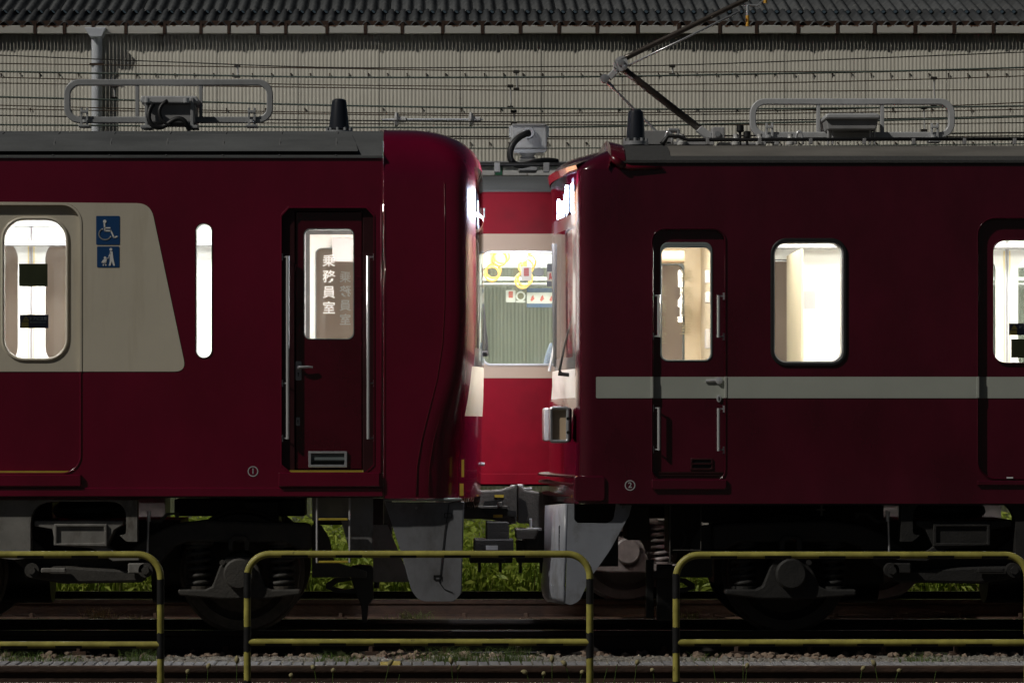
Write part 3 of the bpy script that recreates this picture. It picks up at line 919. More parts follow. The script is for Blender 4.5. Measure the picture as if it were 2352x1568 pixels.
def passenger_door(root, a0, a1, top, bot, rad, wins, split, m, upper=None, upper_py=None, stickers=None, frame='cream', wframe=8):
    """double leaf sliding door in the opening a0..a1; wins = window plate boxes for both leaves"""
    for side in (0, 1):
        yy = (lambda y: y) if side == 0 else near_far
        d = MB()
        leafs = [(a0-6, split-1.2), (split+1.2, a1+6)]
        for li, (p, q) in enumerate(leafs):
            w = wins[li]
            outer = [(lx(p), lz(top-4)), (lx(q), lz(top-4)), (lx(q), lz(bot+3)), (lx(p), lz(bot+3))]
            hole = prr(*w, YS)
            o = panel('door_leaf', outer, [hole], yy(YS+0.0340), yy(YS+0.0700), m, root)
            if upper and side == 0:
                po = [(lx(p), lz(top-4)), (lx(q), lz(top-4)), (lx(q), lz(upper_py)), (lx(p), lz(upper_py))]
                sub(panel('cream_panel', po, [hole], YS+0.0300, YS+0.0335, upper, root), o)
            # window frame and pane
            w2 = (w[0]-wframe, w[1]-wframe, w[2]+wframe, w[3]+wframe, w[4]+wframe)
            mb = MB().ring(prr(*w2, YS), hole, yy(YS+0.0180), yy(YS+0.0470))
            sub(mb.build('window_frame', frame if side == 0 else 'seal_grey', root, smooth=40, bevel=.010 if side == 0 else .004), o)
            mb = MB(); pts = prr(*w, YS); n = len(pts)
            mb.add([(x, yy(YS+0.0470), z) for x, z in pts], [tuple(range(n))])
            sub(mb.build('window_pane', 'glass', root, fix=False), o)
            # inner face: warning strip at the meeting edge and inner skin
            e = q if li == 0 else p
            s = -1 if li == 0 else 1
            ip = panel('inner_skin', outer, [hole], yy(YS+0.0720), yy(YS+0.0750), 'inner_white', root); sub(ip, o)
            mb = MB().box(lx(e+s*4), lx(e+s*7.5), yy(YS+0.0760), yy(YS+0.0800), lz(top+30), lz(bot-10))
            sub(mb.build('warning_strip', 'strip_pale', root), o)
            mb = MB().box(lx(e), lx(e+s*4), yy(YS+0.0720), yy(YS+0.0840), lz(top), lz(bot))
            sub(mb.build('edge_seal', 'inner_grey', root), o)
            if stickers and side == 0:
                for (sa, sb, sc, sdd, sm, nm) in stickers:
                    off = 0 if li == 1 else (w[0]-wins[1][0])
                    if stickers_leaf == 'left': off = 0 if li == 0 else (w[0]-wins[0][0])
                    pl = MB().pbox(sa+off, sb, sc+off, sdd, YS+0.0432, YS+0.0455, YS)
                    sub(pl.build(nm, sm, root), o)
stickers_leaf = 'right'

def helix(cx, cy, z0, z1, R0, turns, r, n=None):
    m = int(turns*14)
    return [(cx+R0*math.cos(2*math.pi*turns*i/m), cy+R0*math.sin(2*math.pi*turns*i/m), z0+(z1-z0)*i/m) for i in range(m+1)]
WHEELP = [(.03, -.02), (.09, -.035), (.14, -.03), (.16, .02), (.30, .045), (.345, .02), (.352, -.02), (.422, -.022), (.428, -.015), (.433, .075), (.438, .082), (.458, .088), (.460, .10), (.452, .112), (.35, .112), (.34, .09), (.16, .075), (.14, .12), (.03, .12)]
def wheel(x, yin, outward, m, parent):
    """outward = -1: face towards the viewer"""
    prof = [(r, h*(1 if outward < 0 else -1)) for r, h in WHEELP]
    o = MB().lathe(prof, (x, yin, .43), 'Y', 48).build('wheel', m, parent, smooth=35)
    return o
def bogie(root, fx, k, m, m2, name='bogie', yc=YA, ys=YS, light=False):
    """k = +1/-1 direction of plate x; fx maps template plate x to this bogie's plate x"""
    yo = yc-YA
    def q(px, py): return (wx(fx(px), 25.25)*1.0, wz(py, 25.25))
    half = [(300,1262),(345,1225),(400,1202),(470,1193),(700,1200),(716,1205),(716,1262),(690,1262),(655,1244),(432,1244),(402,1255),(372,1290),(330,1322)]
    full = [(205,1262)]+half+[(205,1337)]+[(410-a, b) for a, b in half[::-1]]
    fr = MB().prism([q(a, b) for a, b in full], 25.20+yo, 25.36+yo).build(name, m, root, bevel=.02)
    def P(mb, nm, mm, **kw): return sub(mb.build(nm, mm, root, **kw), fr)
    for ax in (550, -140):
        X = q(ax, 0)[0]
        wheel(X, 25.53+yo, -1, m2, fr)
        wheel(X, 27.17+yo, 1, m2, fr)
        P(MB().cyl((X, 25.4+yo, .43), (X, 27.3+yo, .43), .085, n=16), 'axle', m2, smooth=40)
        # axle box
        bx = [(ax-62,1345),(ax-45,1300),(ax-30,1277),(ax+28,1277),(ax+44,1300),(ax+60,1345),(ax+75,1352),(ax+140,1352),(ax+140,1364),(ax+60,1374),(ax-40,1374),(ax-140,1366),(ax-140,1352),(ax-78,1352)]
        P(MB().prism([q(a, b) for a, b in bx], 25.19+yo, 25.40+yo), 'axle_box', m, bevel=.012)
        z = q(0, 1316)[1]
        P(MB().lathe([(.02, -.02), (.098, -.02), (.112, -.008), (.112, .04), (.125, .045), (.125, .10)], (X, 25.15+yo, z), 'Y', 28), 'axle_cover', m, smooth=40)
        ub = [(ax-24,1262),(ax-24,1240),(ax-14,1229),(ax+14,1229),(ax+24,1240),(ax+24,1262),(ax+13,1262),(ax+13,1244),(ax+8,1239),(ax-8,1239),(ax-13,1244),(ax-13,1262)]
        P(MB().prism([q(a, b) for a, b in ub], 25.16+yo, 25.21+yo), 'lifting_bracket', m, bevel=.006)
        P(MB().lathe([(.012, -.006), (.02, -.006), (.02, .02)], (q(ax-38, 0)[0], 25.16+yo, q(0, 1290)[1]), 'Y', 10), 'bolt', m)
        for sx in (-90, 100):
            cx = q(ax+sx-4, 0)[0]
            z0, z1 = q(0, 1350)[1], q(0, 1246)[1]
            P(MB().tube(helix(cx, 25.33+yo, z0, z1, .080, 6.2, .017), .0165, 8), 'coil_spring', m, smooth=True)
            P(MB().cyl((cx, 25.33+yo, z0), (cx, 25.33+yo, z1), .055, n=16), 'spring_core', 'black', smooth=40)
            for zq in (z0, z1): P(MB().cyl((cx, 25.33+yo, zq-.014), (cx, 25.33+yo, zq+.014), .105, n=20), 'spring_seat', m2)
    # end arm with brake gear
    ea = [(716,1204),(738,1206),(756,1235),(768,1290),(842,1312),(842,1326),(716,1326)]
    P(MB().prism([q(a, b) for a, b in ea], 25.28+yo, 25.31+yo), 'end_arm', m, bevel=.006)
    hk = [(745,1345),(765,1332),(800,1330),(806,1337),(772,1343),(760,1352),(790,1358),(838,1352),(838,1368),(770,1366),(745,1356)]
    P(MB().prism([q(a, b) for a, b in hk], 25.62+yo, 25.66+yo), 'brake_rigging', 'black')
    # centre: air spring, bolster, links
    X = q(205, 0)[0]
    z0, z1 = q(0, 1193)[1], q(0, 1150)[1]
    P(MB().lathe([(.18, 0), (.27, .01), (.30, .05), (.29, .09), (.24, .125), (.2, z1-z0)], (X, 25.56+yo, z0), 'Z', 28), 'air_spring', 'rubber', smooth=40)
    P(MB().prism([q(a, b) for a, b in ((86,1194),(288,1194),(288,1203),(268,1215),(250,1252),(288,1276),(325,1273),(325,1284),(265,1286),(215,1256),(134,1250),(127,1213),(86,1206))], 25.05+yo, 25.30+yo), 'bolster', 'under_light' if light else m, bevel=.006)
    P(MB().ring([q(a, b) for a, b in ((131,1201),(252,1201),(252,1252),(131,1250))], [q(a, b) for a, b in ((138,1207),(245,1207),(245,1244),(138,1245))], 25.03+yo, 25.06+yo), 'bolster_rim', 'under_light' if light else m, bevel=.006)
    P(MB().prism([q(a, b) for a, b in ((60,1296),(160,1298),(330,1308),(345,1318),(330,1335),(150,1338),(60,1322))], 25.10+yo, 25.2+yo), 'lower_beam', m, bevel=.02)
    for a in (93, 352):
        P(MB().cyl((*q(a-12, 0)[:1], 25.02+yo, q(0, 1306)[1]), (*q(a-12, 0)[:1], 25.12+yo, q(0, 1306)[1]), .052, n=20).cyl((*q(a-12, 0)[:1], 24.99+yo, q(0, 1306)[1]), (*q(a-12, 0)[:1], 25.03+yo, q(0, 1306)[1]), .03, n=6), 'link_pin', m, smooth=35)
    P(MB().box(q(102, 0)[0], q(158, 0)[0], 25.02+yo, 25.08+yo, q(0, 1312)[1], q(0, 1301)[1]).box(q(300, 0)[0], q(338, 0)[0], 25.02+yo, 25.08+yo, q(0, 1313)[1], q(0, 1290)[1]), 'traction_link', 'under_light' if light else m, bevel=.008)
    # body side hanger around the air spring and levelling rod
    hg = roundpoly([(-60,1146),(321,1146),(321,1241),(297,1241),(280,1226),(296,1226),(296,1150),(78,1150),(78,1278),(40,1282),(6,1278),(-12,1235),(-60,1230)],
                   [0,0,0,4,3,10,38,52,16,0,0,0,0], 5)
    P(MB().prism([q(a, b) for a, b in hg], 25.02+yo, 25.16+yo), 'bolster_hanger', 'under_light' if light else m, bevel=.01)
    P(MB().tube([(q(345, 0)[0], 25.12+yo, q(0, 1176)[1]), (q(344, 0)[0], 25.12+yo, q(0, 1190)[1]), (q(342, 0)[0], 25.12+yo, q(0, 1276)[1])], [.012, .008, .008], 8).cyl((q(345, 0)[0], 25.12+yo, q(0, 1172)[1]), (q(345, 0)[0], 25.12+yo, q(0, 1196)[1]), .015), 'levelling_rod', 'silver', smooth=40)
    P(MB().prism([q(a, b) for a, b in ((342,1193),(366,1193),(382,1177),(412,1176),(412,1190),(404,1190),(403,1181),(386,1183),(370,1200),(342,1200))], 25.2+yo, 25.23+yo), 'pipe_bracket', m)
    # dark gear in the middle of the bogie
    P(MB().box(q(40, 0)[0], q(400, 0)[0], 25.9+yo, 26.8+yo, .42, .80), 'cross_beam', 'black')
    P(MB().cyl((q(330, 0)[0], 26.2+yo, .43), (q(470, 0)[0], 26.2+yo, .43), .26, n=20), 'traction_motor', 'black', smooth=40)
    P(MB().cyl((q(90, 0)[0], 26.2+yo, .43), (q(-40, 0)[0], 26.2+yo, .43), .26, n=20), 'traction_motor', 'black', smooth=40)
    return fr

def roof_frame(root, x0, x1, y0, y1, posts, legs, tw, Y, m):
    """rounded rectangular handrail frame standing on the roof"""
    outer = prr(x0, y0, x1, y1, 34, Y, 8); inner = prr(x0+tw, y0+tw, x1-tw, y1-tw, 22, Y, 8)
    fr = MB().ring(outer, inner, Y-.03, Y+.03).build('roof_frame', m, root, smooth=35, bevel=.006)
    for p in posts: sub(MB().pbox(p-4, y0+tw-1, p+4, y1-tw+1, Y-.024, Y+.024).build('post', m, root, bevel=.004), fr)
    for p in legs:
        b = MB().pbox(p-9, y1-34, p-4, y1+10, Y-.05, Y-.034, Y).pbox(p+4, y1-34, p+9, y1+10, Y-.05, Y-.034, Y).pbox(p-9, y1-28, p+9, y1-22, Y-.056, Y-.034, Y).pbox(p-13, y1+5, p+13, y1+10, Y-.08, Y+.08, Y)
        sub(b.build('leg', m, root, bevel=.003), fr)
        sub(MB().cyl(W(p, y1-2, Y-.06), W(p, y1-8, Y-.06), .018, n=10).build('bolt', 'chrome', root), fr)
    return fr
def antenna(root, px, y0, y1, Y, w0, w1):
    x = wx(px, Y); s = Y/F; h = (y1-y0)*s; z = wz(y1, Y)
    a = MB().lathe([(w1/2*s, .02), (w1/2*s*.99, .03), (w0/2*s*1.03, h-.03), (w0/2*s*.95, h-.012), (w0/2*s*.6, h-.002), (.005, h)], (x, Y, z), 'Z', 28).build('antenna', 'gloss_black', root, smooth=40)
    b = MB().cyl((x, Y, z-.02), (x, Y, z+.008), w1/2*s*1.32, n=24)
    for k in range(10):
        t = k*.628+.2
        b.cyl((x+math.cos(t)*w1/2*s*1.17, Y+math.sin(t)*w1/2*s*1.17, z+.008), (x+math.cos(t)*w1/2*s*1.17, Y+math.sin(t)*w1/2*s*1.17, z+.03), .011, n=6)
    sub(b.build('mounting_flange', 'silver', root, smooth=35), a)
    return a
def grab_rail(root, parent, px, y0, y1, Yr, w=7.5, side=1, m='chrome', mids=()):
    r = w/2*S
    b = MB().cyl((lx(px), Yr, lz(y0)), (lx(px), Yr, lz(y1)), r, n=14)
    o = sub(b.build('grab_rail', m, root, smooth=40), parent)
    c = MB()
    for y in (y0+2, y1-2, *mids):
        c.cyl((lx(px), Yr, lz(y)), (lx(px+side*13), Yr+.045, lz(y)), .006, n=8)
        c.box(lx(px+side*13)-.006, lx(px+side*13)+.006, Yr+.02, Yr+.06, lz(y+8), lz(y-8))
    sub(c.build('rail_bracket', 'silver', root), parent)
    return o
def ring_number(root, px, py, txt):
    t = [(lx(px)+.038*math.cos(a*.2618), lz(py)+.038*math.sin(a*.2618)) for a in range(24)]
    i = [(lx(px)+.031*math.cos(a*.2618), lz(py)+.031*math.sin(a*.2618)) for a in range(24)]
    o = MB().ring(t, i, YS-.003, YS+.001).build('car_end_mark', 'silver_paint', root)
    sub(letters(txt, 'numeral', lx(px), lz(py), YS-.002, .056, 'silver_paint', root, bold=.0008), o)

# ------------------------------------------------------------------ left train
LT = thing('train_car', 'dark red train car with cream panel and wheelchair sign, nose pointing right', 'train', (lx(300), YA, 0), 'trains standing in the yard')
X0L = -9.0
# openings
pdA = prr(-240, 470, 184, 1086, 42, YS, 8)
slit = prr(450, 514, 486, 821, 18, YS, 8)
cd = [(lx(a), lz(b)) for a, b in ((647, 497), (664, 478), (841, 478), (858, 497), (858, 1066), (838, 1084), (668, 1084), (647, 1066))]
outerL = [(X0L, lz(362)), (lx(880), lz(362)), (lx(880), lz(1140)), (X0L, lz(1140))]
winsL = [prr(-860, 520, -400, 820, 30, YS)]
side_walls(LT, outerL, [pdA, slit, cd] + winsL, 'red')
for h in winsL:
    mb = MB(); n = len(h); mb.add([(x, YS+.03, z) for x, z in h], [tuple(range(n))]); mb.build('window_pane', 'glass', LT, fix=False)
for nm, h in (('door_jamb', pdA), ('window_reveal', slit)):
    reveal(h, YS-.004, YS+.124, 'cream' if nm == 'door_jamb' else 'red_dark', nm, LT)
reveal(cd, YS-.006, YS+.12, 'red', 'door_jamb', LT)
for y in (YS+.03, YF-.03):
    mb = MB(); n = len(slit); mb.add([(x, y, z) for x, z in slit], [tuple(range(n))]); mb.build('window_pane', 'glass', LT, fix=False)
# cream livery panel
arcp = [(lx(144+44*math.sin(R(t))), lz(510-44*math.cos(R(t)))) for t in range(0, 91, 15)]
cp = roundpoly([(lx(346), lz(467)), (lx(428), lz(853))], 0, 1)
cpo = [(lx(-40), lz(463.5))] + roundpoly([(lx(-40), lz(463.5)), (lx(346), lz(467)), (lx(428), lz(853)), (lx(188), lz(853))], [0, .10, .085, 0], 7)[1:] + arcp[::-1] + [(lx(-40), lz(466))]
panel('cream_panel', cpo, [], YS-.0035, YS+.002, 'cream', LT)
panel('cream_panel', [(X0L, lz(463)), (lx(-244), lz(463)), (lx(-244), lz(853)), (X0L, lz(853))], [winsL[0]], YS-.0035, YS+.002, 'cream', LT)
# raised bright moulding round the door opening
MB().ring(prr(-244, 466, 188, 1090, 46, YS, 10), prr(-239, 471, 183, 1085, 41, YS, 10), YS-.006, YS+.01).build('door_moulding', 'red', LT, smooth=40, bevel=.005)
mo, mi = prr(-244, 466, 188, 1090, 46, YS, 10), prr(-239, 471, 183, 1085, 41, YS, 10)
sel = [i for i in range(len(mo)) if mo[i][1] > lz(853)]
mb = MB()
up = [mo[i] for i in sel]; dn = [mi[i] for i in sel]
up = [(lx(188), lz(853))] + up + [(lx(-244), lz(853))]; dn = [(lx(183), lz(853))] + dn + [(lx(-239), lz(853))]
nn = len(up)
mb.v = [(x, YS-.008, z) for x, z in up] + [(x, YS-.008, z) for x, z in dn] + [(x, YS+.034, z) for x, z in dn] + [(x, YS-.003, z) for x, z in up]
for i in range(nn-1):
    mb.f += [(i, i+1, nn+i+1, nn+i), (nn+i, nn+i+1, 2*nn+i+1, 2*nn+i), (3*nn+i, 3*nn+i+1, i+1, i)]
mb.build('cream_moulding', 'cream', LT, smooth=40)
passenger_door(LT, -240, 184, 470, 1086, 42, [(-203, 505, -61, 822, 45), (9, 505, 150, 822, 45)], -27, 'red', 'cream', 853,
               [(42, 605, 108, 657, 'sticker_green', 'notice_sticker'), (44, 722, 110, 753, 'sticker_dark', 'warning_sticker')])
# warning sticker print
ws = MB().pprism([(58, 724), (66, 737), (50, 737)], YS+.0420, YS+.0428, YS).pbox(48, 739, 64, 751, YS+.0420, YS+.0428, YS)
ws.build('warning_triangle', 'sticker_amber', LT)
letters('!', 'sticker_print', lx(58), lz(732.5), YS+.0415, .03, 'sticker_dark', LT, bold=.001)
letters('ドアに注意', 'sticker_print', lx(86), lz(731.5), YS+.0428, .026, 'seal_grey', LT)
letters('Be careful of the door', 'sticker_print', lx(86), lz(739.5), YS+.0428, .0125, 'seal_grey', LT)
MB().pbox(-235, 1081, 158, 1086.5, YS+.004, YS+.033, YS).build('threshold', 'yellow', LT)
MB().pbox(-250, 1089, 187, 1117, YS-.03, YS+.01, YS).build('door_step', 'red', LT, bevel=.008)
MB().box(X0L, lx(880), YS-.012, YS+.02, lz(1140), lz(1119)).build('sill_band', 'red', LT, bevel=.006)
# signs
def sign(px0, py0, px1, py1, nm):
    return MB().prism(prr(px0, py0, px1, py1, 2, YS, 3), YS-.0062, YS-.003).build(nm, 'sign_blue', LT)
sg = sign(221, 496, 275, 562, 'wheelchair_sign')
ym = YS-.0082
def SP(a, b): return (lx(221+(a-863)*.2564), ym, lz(496+(b-188)*.2564))
pic = MB().lathe([(.005, -.001), (.0125, -.001), (.0125, .001)], SP(940, 238), 'Y', 16)
def stroke(pts, w, closed=False):
    b = MB()
    for i in range(len(pts)-1):
        p, q = Vector(pts[i]), Vector(pts[i+1]); d = (q-p).normalized(); n = Vector((-d.z, 0, d.x))*w/2
        e = d*w*.3
        b.prism([(v.x, v.z) for v in (p-e+n, q+e+n, q+e-n, p-e-n)], ym-.001, ym+.001)
    return b
def addm(a, b): a.add(b.v, b.f)
k_ = .2564*S
addm(pic, stroke([SP(937, 255), SP(941, 320), SP(996, 322), SP(1022, 382), SP(1050, 372)], 13*k_))
addm(pic, stroke([SP(940, 296), SP(988, 296)], 12*k_))
arc = [SP(943+55*math.cos(R(t)), 350-50*math.sin(R(t))) for t in range(115, 345, 10)]
addm(pic, stroke(arc, 10*k_))
sub(pic.build('pictogram', 'sign_white', LT), sg)
sg = sign(223, 566, 274, 614, 'pushchair_sign')
pic = MB().lathe([(.004, -.001), (.0105, -.001), (.0105, .001)], SP(995, 488), 'Y', 14).lathe([(.004, -.001), (.0095, -.001), (.0095, .001)], SP(943, 563), 'Y', 14)
for c in (928, 950): pic.lathe([(.002, -.001), (.0055, -.001), (.0055, .001)], SP(c, 628), 'Y', 10)
pic.prism([(SP(a, b)[0], SP(a, b)[2]) for a, b in ((986,505),(1010,505),(1016,560),(1022,590),(1032,634),(1016,634),(1003,592),(992,634),(976,634),(985,595),(986,560))], ym-.001, ym+.001)
addm(pic, stroke([SP(990, 520), SP(977, 553)], 9*k_))
addm(pic, stroke([SP(980, 566), SP(960, 566), SP(950, 612), SP(925, 612)], 5*k_))
pic.prism([(SP(a, b)[0], SP(a, b)[2]) for a, b in ((934,575),(952,575),(954,600),(920,608),(906,604),(918,596),(918,588))], ym-.001, ym+.001)
sub(pic.build('pictogram', 'sign_white', LT), sg)
ring_number(LT, 581, 1082, '1')
# crew door
def crew_door_left():
    sur = [(lx(646), lz(477)), (lx(859), lz(477)), (lx(859), lz(1086)), (lx(646), lz(1086))]
    leafh = [(lx(677), lz(484)), (lx(833), lz(484)), (lx(833), lz(1079)), (lx(677), lz(1079))]
    win = prr(699, 526, 811, 777, 15, YS)
    for side in (0, 1):
        yy = (lambda y: y) if side == 0 else near_far
        panel('door_surround', sur, [leafh], yy(YS+0.0280), yy(YS+0.0760), 'red_dark' if side == 0 else 'inner_grey', LT, bevel=.004 if side == 0 else 0)
        leaf = [(lx(678.5), lz(485.5)), (lx(831.5), lz(485.5)), (lx(831.5), lz(1077.5)), (lx(678.5), lz(1077.5))]
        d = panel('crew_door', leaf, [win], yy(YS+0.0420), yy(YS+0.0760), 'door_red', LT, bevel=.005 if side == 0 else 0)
        sub(panel('inner_skin', leaf, [win], yy(YS+0.0780), yy(YS+0.0810), 'inner_white', LT), d)
        sub(reveal(win, yy(YS+0.0400), yy(YS+0.1010), 'seal_grey', 'window_reveal', LT), d)
        mb = MB(); n = len(win); mb.add([(x, yy(YS+0.0610), z) for x, z in win], [tuple(range(n))])
        sub(mb.build('window_pane', 'glass', LT, fix=False), d)
        sub(letters('乗務員室', 'lettering', lx(755), lz(654), yy(YS+0.0580), .094, 'vinyl', LT, mirror=False, bold=.0012, vertical=True, pitch=1.2), d) if side == 0 else \
            sub(letters('乗務員室', 'lettering', lx(773), lz(654), yy(YS+0.0580), .094, 'vinyl', LT, mirror=True, bold=.0012, vertical=True, pitch=1.2), d)
        sub(MB().ring([(lx(a), lz(b)) for a, b in ((673, 480), (837, 480), (837, 1083), (673, 1083))], [(lx(a), lz(b)) for a, b in ((683, 490), (827, 490), (827, 1073), (683, 1073))], yy(YS+.0815), yy(YS+.0855)).build('door_seal', 'rubber', LT), d)
        if side == 1: continue
        grab_rail(LT, d, 661, 588, 1008, YS-.012, 8, -1, mids=(880,))
        grab_rail(LT, d, 846, 588, 1008, YS-.012, 8, 1, mids=(880,))
        sub(MB().prism(prr(678.5, 829, 692, 873, 2.5, YS, 3), YS+0.0340, YS+0.0430).build('lock_plate', 'silver_paint', LT), d)
        sub(MB().cyl((lx(686), YS+0.0360, lz(843)), (lx(686), YS+0.0060, lz(843)), .012).tube([(lx(686), YS+0.0080, lz(843)), (lx(695), YS+0.0040, lz(843)), (lx(708), YS+0.0060, lz(842.5)), (lx(718), YS+0.0120, lz(843.5))], [.010, .011, .010, .008], 10).build('handle', 'silver', LT, smooth=40), d)
        sub(MB().cyl((lx(685), YS+0.0310, lz(857)), (lx(685), YS+0.0350, lz(857)), .006, n=10).box(lx(685)-.0025, lx(685)+.0025, YS+0.0310, YS+0.0350, lz(864), lz(857)).build('keyhole', 'black', LT), d)
        sub(MB().prism(prr(679.5, 958, 688.5, 977, 1.5, YS, 3), YS+0.0360, YS+0.0430).build('lock_plate', 'silver_paint', LT), d)
        sub(MB().cyl((lx(684), YS+0.0330, lz(966)), (lx(684), YS+0.0370, lz(966)), .005, n=10).box(lx(684)-.002, lx(684)+.002, YS+0.0330, YS+0.0370, lz(972), lz(966)).build('keyhole', 'black', LT), d)
        o = sub(MB().ring(prr(708, 1036, 797, 1073, 1, YS, 2), prr(714, 1041, 791, 1067, 1, YS, 2), YS+0.0260, YS+0.0430).build('footstep_frame', 'silver', LT, bevel=.003), d)
        sub(MB().pbox(714, 1041, 791, 1067, YS+0.0412, YS+0.0418, YS).build('footstep_recess', 'seal_grey', LT), d)
        sub(MB().pbox(714, 1056, 791, 1059, YS+0.0260, YS+0.0420, YS).pbox(714, 1061, 791, 1067, YS+0.0360, YS+0.0408, YS).build('footstep_tread', 'black', LT), d)
crew_door_left()
MB().pbox(665, 1079.5, 835, 1084.5, YS+.004, YS+.036, YS).build('threshold', 'yellow', LT)
MB().prism([(lx(a), lz(b)) for a, b in ((640, 1084.5), (872, 1084.5), (872, 1117), (640, 1117))], YS-.035, YS+.02).build('door_step', 'red', LT, bevel=.006)
MB().ring([(lx(a), lz(b)) for a, b in ((644, 493), (662, 474), (843, 474), (861.5, 493), (861.5, 1070), (840, 1088), (666, 1088), (644, 1070))], cd, YS-.004, YS+.004).build('door_moulding', 'red', LT, bevel=.004)
MB().cyl((lx(876), YS-.002, lz(470)), (lx(876), YS-.002, lz(1088)), .006, n=8).build('panel_seam', 'red', LT, smooth=True)
# roof
halfL = [(YS-.012, lz(363)), (YS-.012, lz(358)), (YS+.03, lz(352)), (YS+.10, 3.535), (YS+.24, 3.595), (YS+.5, 3.645), (YS+.85, 3.68), (YA, 3.70)]
roof(LT, mirror_prof(halfL, YA), X0L, lx(880), 'roof_grey')
mb = MB()
for a in range(-140, 880, 130):
    b = [(lx(a), y-.004, z+.004) for y, z in halfL[1:6]] + [(lx(a+3), y-.004, z+.004) for y, z in halfL[1:6]]
    mb.add(b, [(i, i+1, 5+i+1, 5+i) for i in range(4)])
mb.build('roof_seams', 'roof_seam', LT)
mb = MB(); pr = [(YS-.013, lz(349)), (YS+.033, lz(345)), (YS+.115, 3.541), (YS+.255, 3.603)]
mb.v = [(X0L, y-.003, z+.004) for y, z in pr]+[(lx(822), y-.003, z+.004) for y, z in pr[:2]]+[(lx(815), y-.003, z+.004) for y, z in pr[2:3]]+[(lx(806), y-.003, z+.004) for y, z in pr[3:]]
mb.f = [(i, i+1, 5+i, 4+i) for i in range(3)]
mb.build('roof_cover', 'roof_grey', LT)
# interior and cab bulkhead
interior(LT, X0L, lx(600), 'tube')
interior(LT, lx(606), lx(905), None, ends=False)
MB().box(lx(606), lx(612), YS+.13, YF-.13, ZFLOOR, ZCEIL).build('bulkhead', 'inner_white', LT)
MB().box(lx(720), lx(960), YA-.1, YA+.1, ZCEIL-.04, ZCEIL-.004).build('cab_light_and_fill', 'cab_lamp_and_fill', LT)
MB().box(lx(622), lx(634), YS+.16, YS+.34, 2.40, 2.85).build('cab_light_and_fill', 'cab_lamp_and_fill', LT, bevel=.01)  # unseen glowing box, added to brighten the far train through the windows
MB().box(lx(741), lx(900), YF-.16, YF-.13, lz(560), lz(500)).build('cab_duct', 'inner_grey', LT)
MB().box(lx(985), lx(1040), YS+.3, YF-.3, ZFLOOR, 1.95).build('driving_desk', 'inner_grey', LT, bevel=.02)
# grab poles and passenger gear seen through the windows
MB().box(X0L+.1, lx(590), YF-.40, YF-.14, 2.92, 2.95).build('luggage_rack', 'inner_grey', LT)

# ---- nose
def loft(rows, plan, bands, root, yc=YA):
    """rows: (py, ...) from the top down; plan(row) -> list of (x, y) from the near side round to the far side.
    bands: (name, material, py_from, py_to, first, last, parent_key) picks faces for a part; the rest is the shell."""
    grid = [plan(r) for r in rows]
    n = len(grid[0])
    zs = [r['z'] for r in rows]
    out = {}
    for j in range(len(rows)-1):
        for i in range(n-1):
            mid = (rows[j]['py']+rows[j+1]['py'])/2
            key = ('shell',)
            ii = min(i, n-2-i)
            for b in bands:
                if b[2] <= mid <= b[3] and ii >= b[4]: key = b; break
            mb = out.setdefault(key, MB())
            mb.add([(*grid[j][i], zs[j]), (*grid[j][i+1], zs[j]), (*grid[j+1][i+1], zs[j+1]), (*grid[j+1][i], zs[j+1])], [(0, 1, 2, 3)])
    return out, grid, zs
def weld(mb, name, m, root, dist=.0004, smooth=35, flip=None):
    me = bpy.data.meshes.new(name); me.from_pydata(mb.v, [], mb.f)
    bm = bmesh.new(); bm.from_mesh(me)
    bmesh.ops.remove_doubles(bm, verts=bm.verts[:], dist=dist)
    bmesh.ops.recalc_face_normals(bm, faces=bm.faces[:])
    bm.to_mesh(me); bm.free()
    return finish(me, name, m, root, smooth=smooth)
def interp_rows(tab, pys):
    cols = list(zip(*tab))
    rows = []
    for p in pys:
        rows.append({'py': p, **{k: float(np.interp(p, cols[0], cols[i+1])) for i, k in enumerate(('a', 'b', 'ins'))}})
    for r in rows:
        r['z'] = wz(r['py'], YS + r['ins']*.9)
    return rows
tabL = [(296, 880, 1000, .78), (299, 900, 1030, .46), (306, 925, 1052, .26), (318, 955, 1074, .15), (335, 985, 1091, .08), (355, 1010, 1102, .035), (378, 1028, 1107, .01), (400, 1034, 1109, 0),
        (720, 1034, 1110, 0), (800, 1026, 1110, 0), (860, 1012, 1110, 0), (910, 992, 1109, 0), (960, 968, 1107, 0), (1010, 945, 1106, 0), (1060, 930, 1105, 0), (1144, 922, 1104, 0)]
pysL = [296, 299, 306, 318, 335, 355, 378, 400, 430, 460, 484, 492, 560, 640, 720, 798, 804, 834, 840, 880, 920, 955, 960, 985, 1010, 1035, 1060, 1100, 1144]
def planL(r, n=26, p=2.9):
    ys = YS + r['ins']
    xs = wx(r['a'], YS); xf = wx(r['b'], YA)
    pts = [(lx(880.5), ys), (xs-.03, ys), (xs-.012, ys)]
    for k in range(n+1):
        t = math.pi/2*k/n
        pts.append((xs+(xf-xs)*math.sin(t)**(2/p), YA-(YA-ys)*max(0.0, math.cos(t))**(2/p)))
    return pts + [(x, 2*YA-y) for x, y in pts[-2::-1]]
bandsL = [('front_display', 'glass_lamp', 378, 484, 14), ('windscreen_bar', 'silver', 484, 492, 14), ('windscreen', 'glass', 492, 798, 14), ('windscreen_sill', 'gloss_black', 798, 838, 14), ('front_cream_panel', 'cream', 838, 957, 13)]
out, gridL, zsL = loft(interp_rows(tabL, pysL), planL, bandsL, LT)
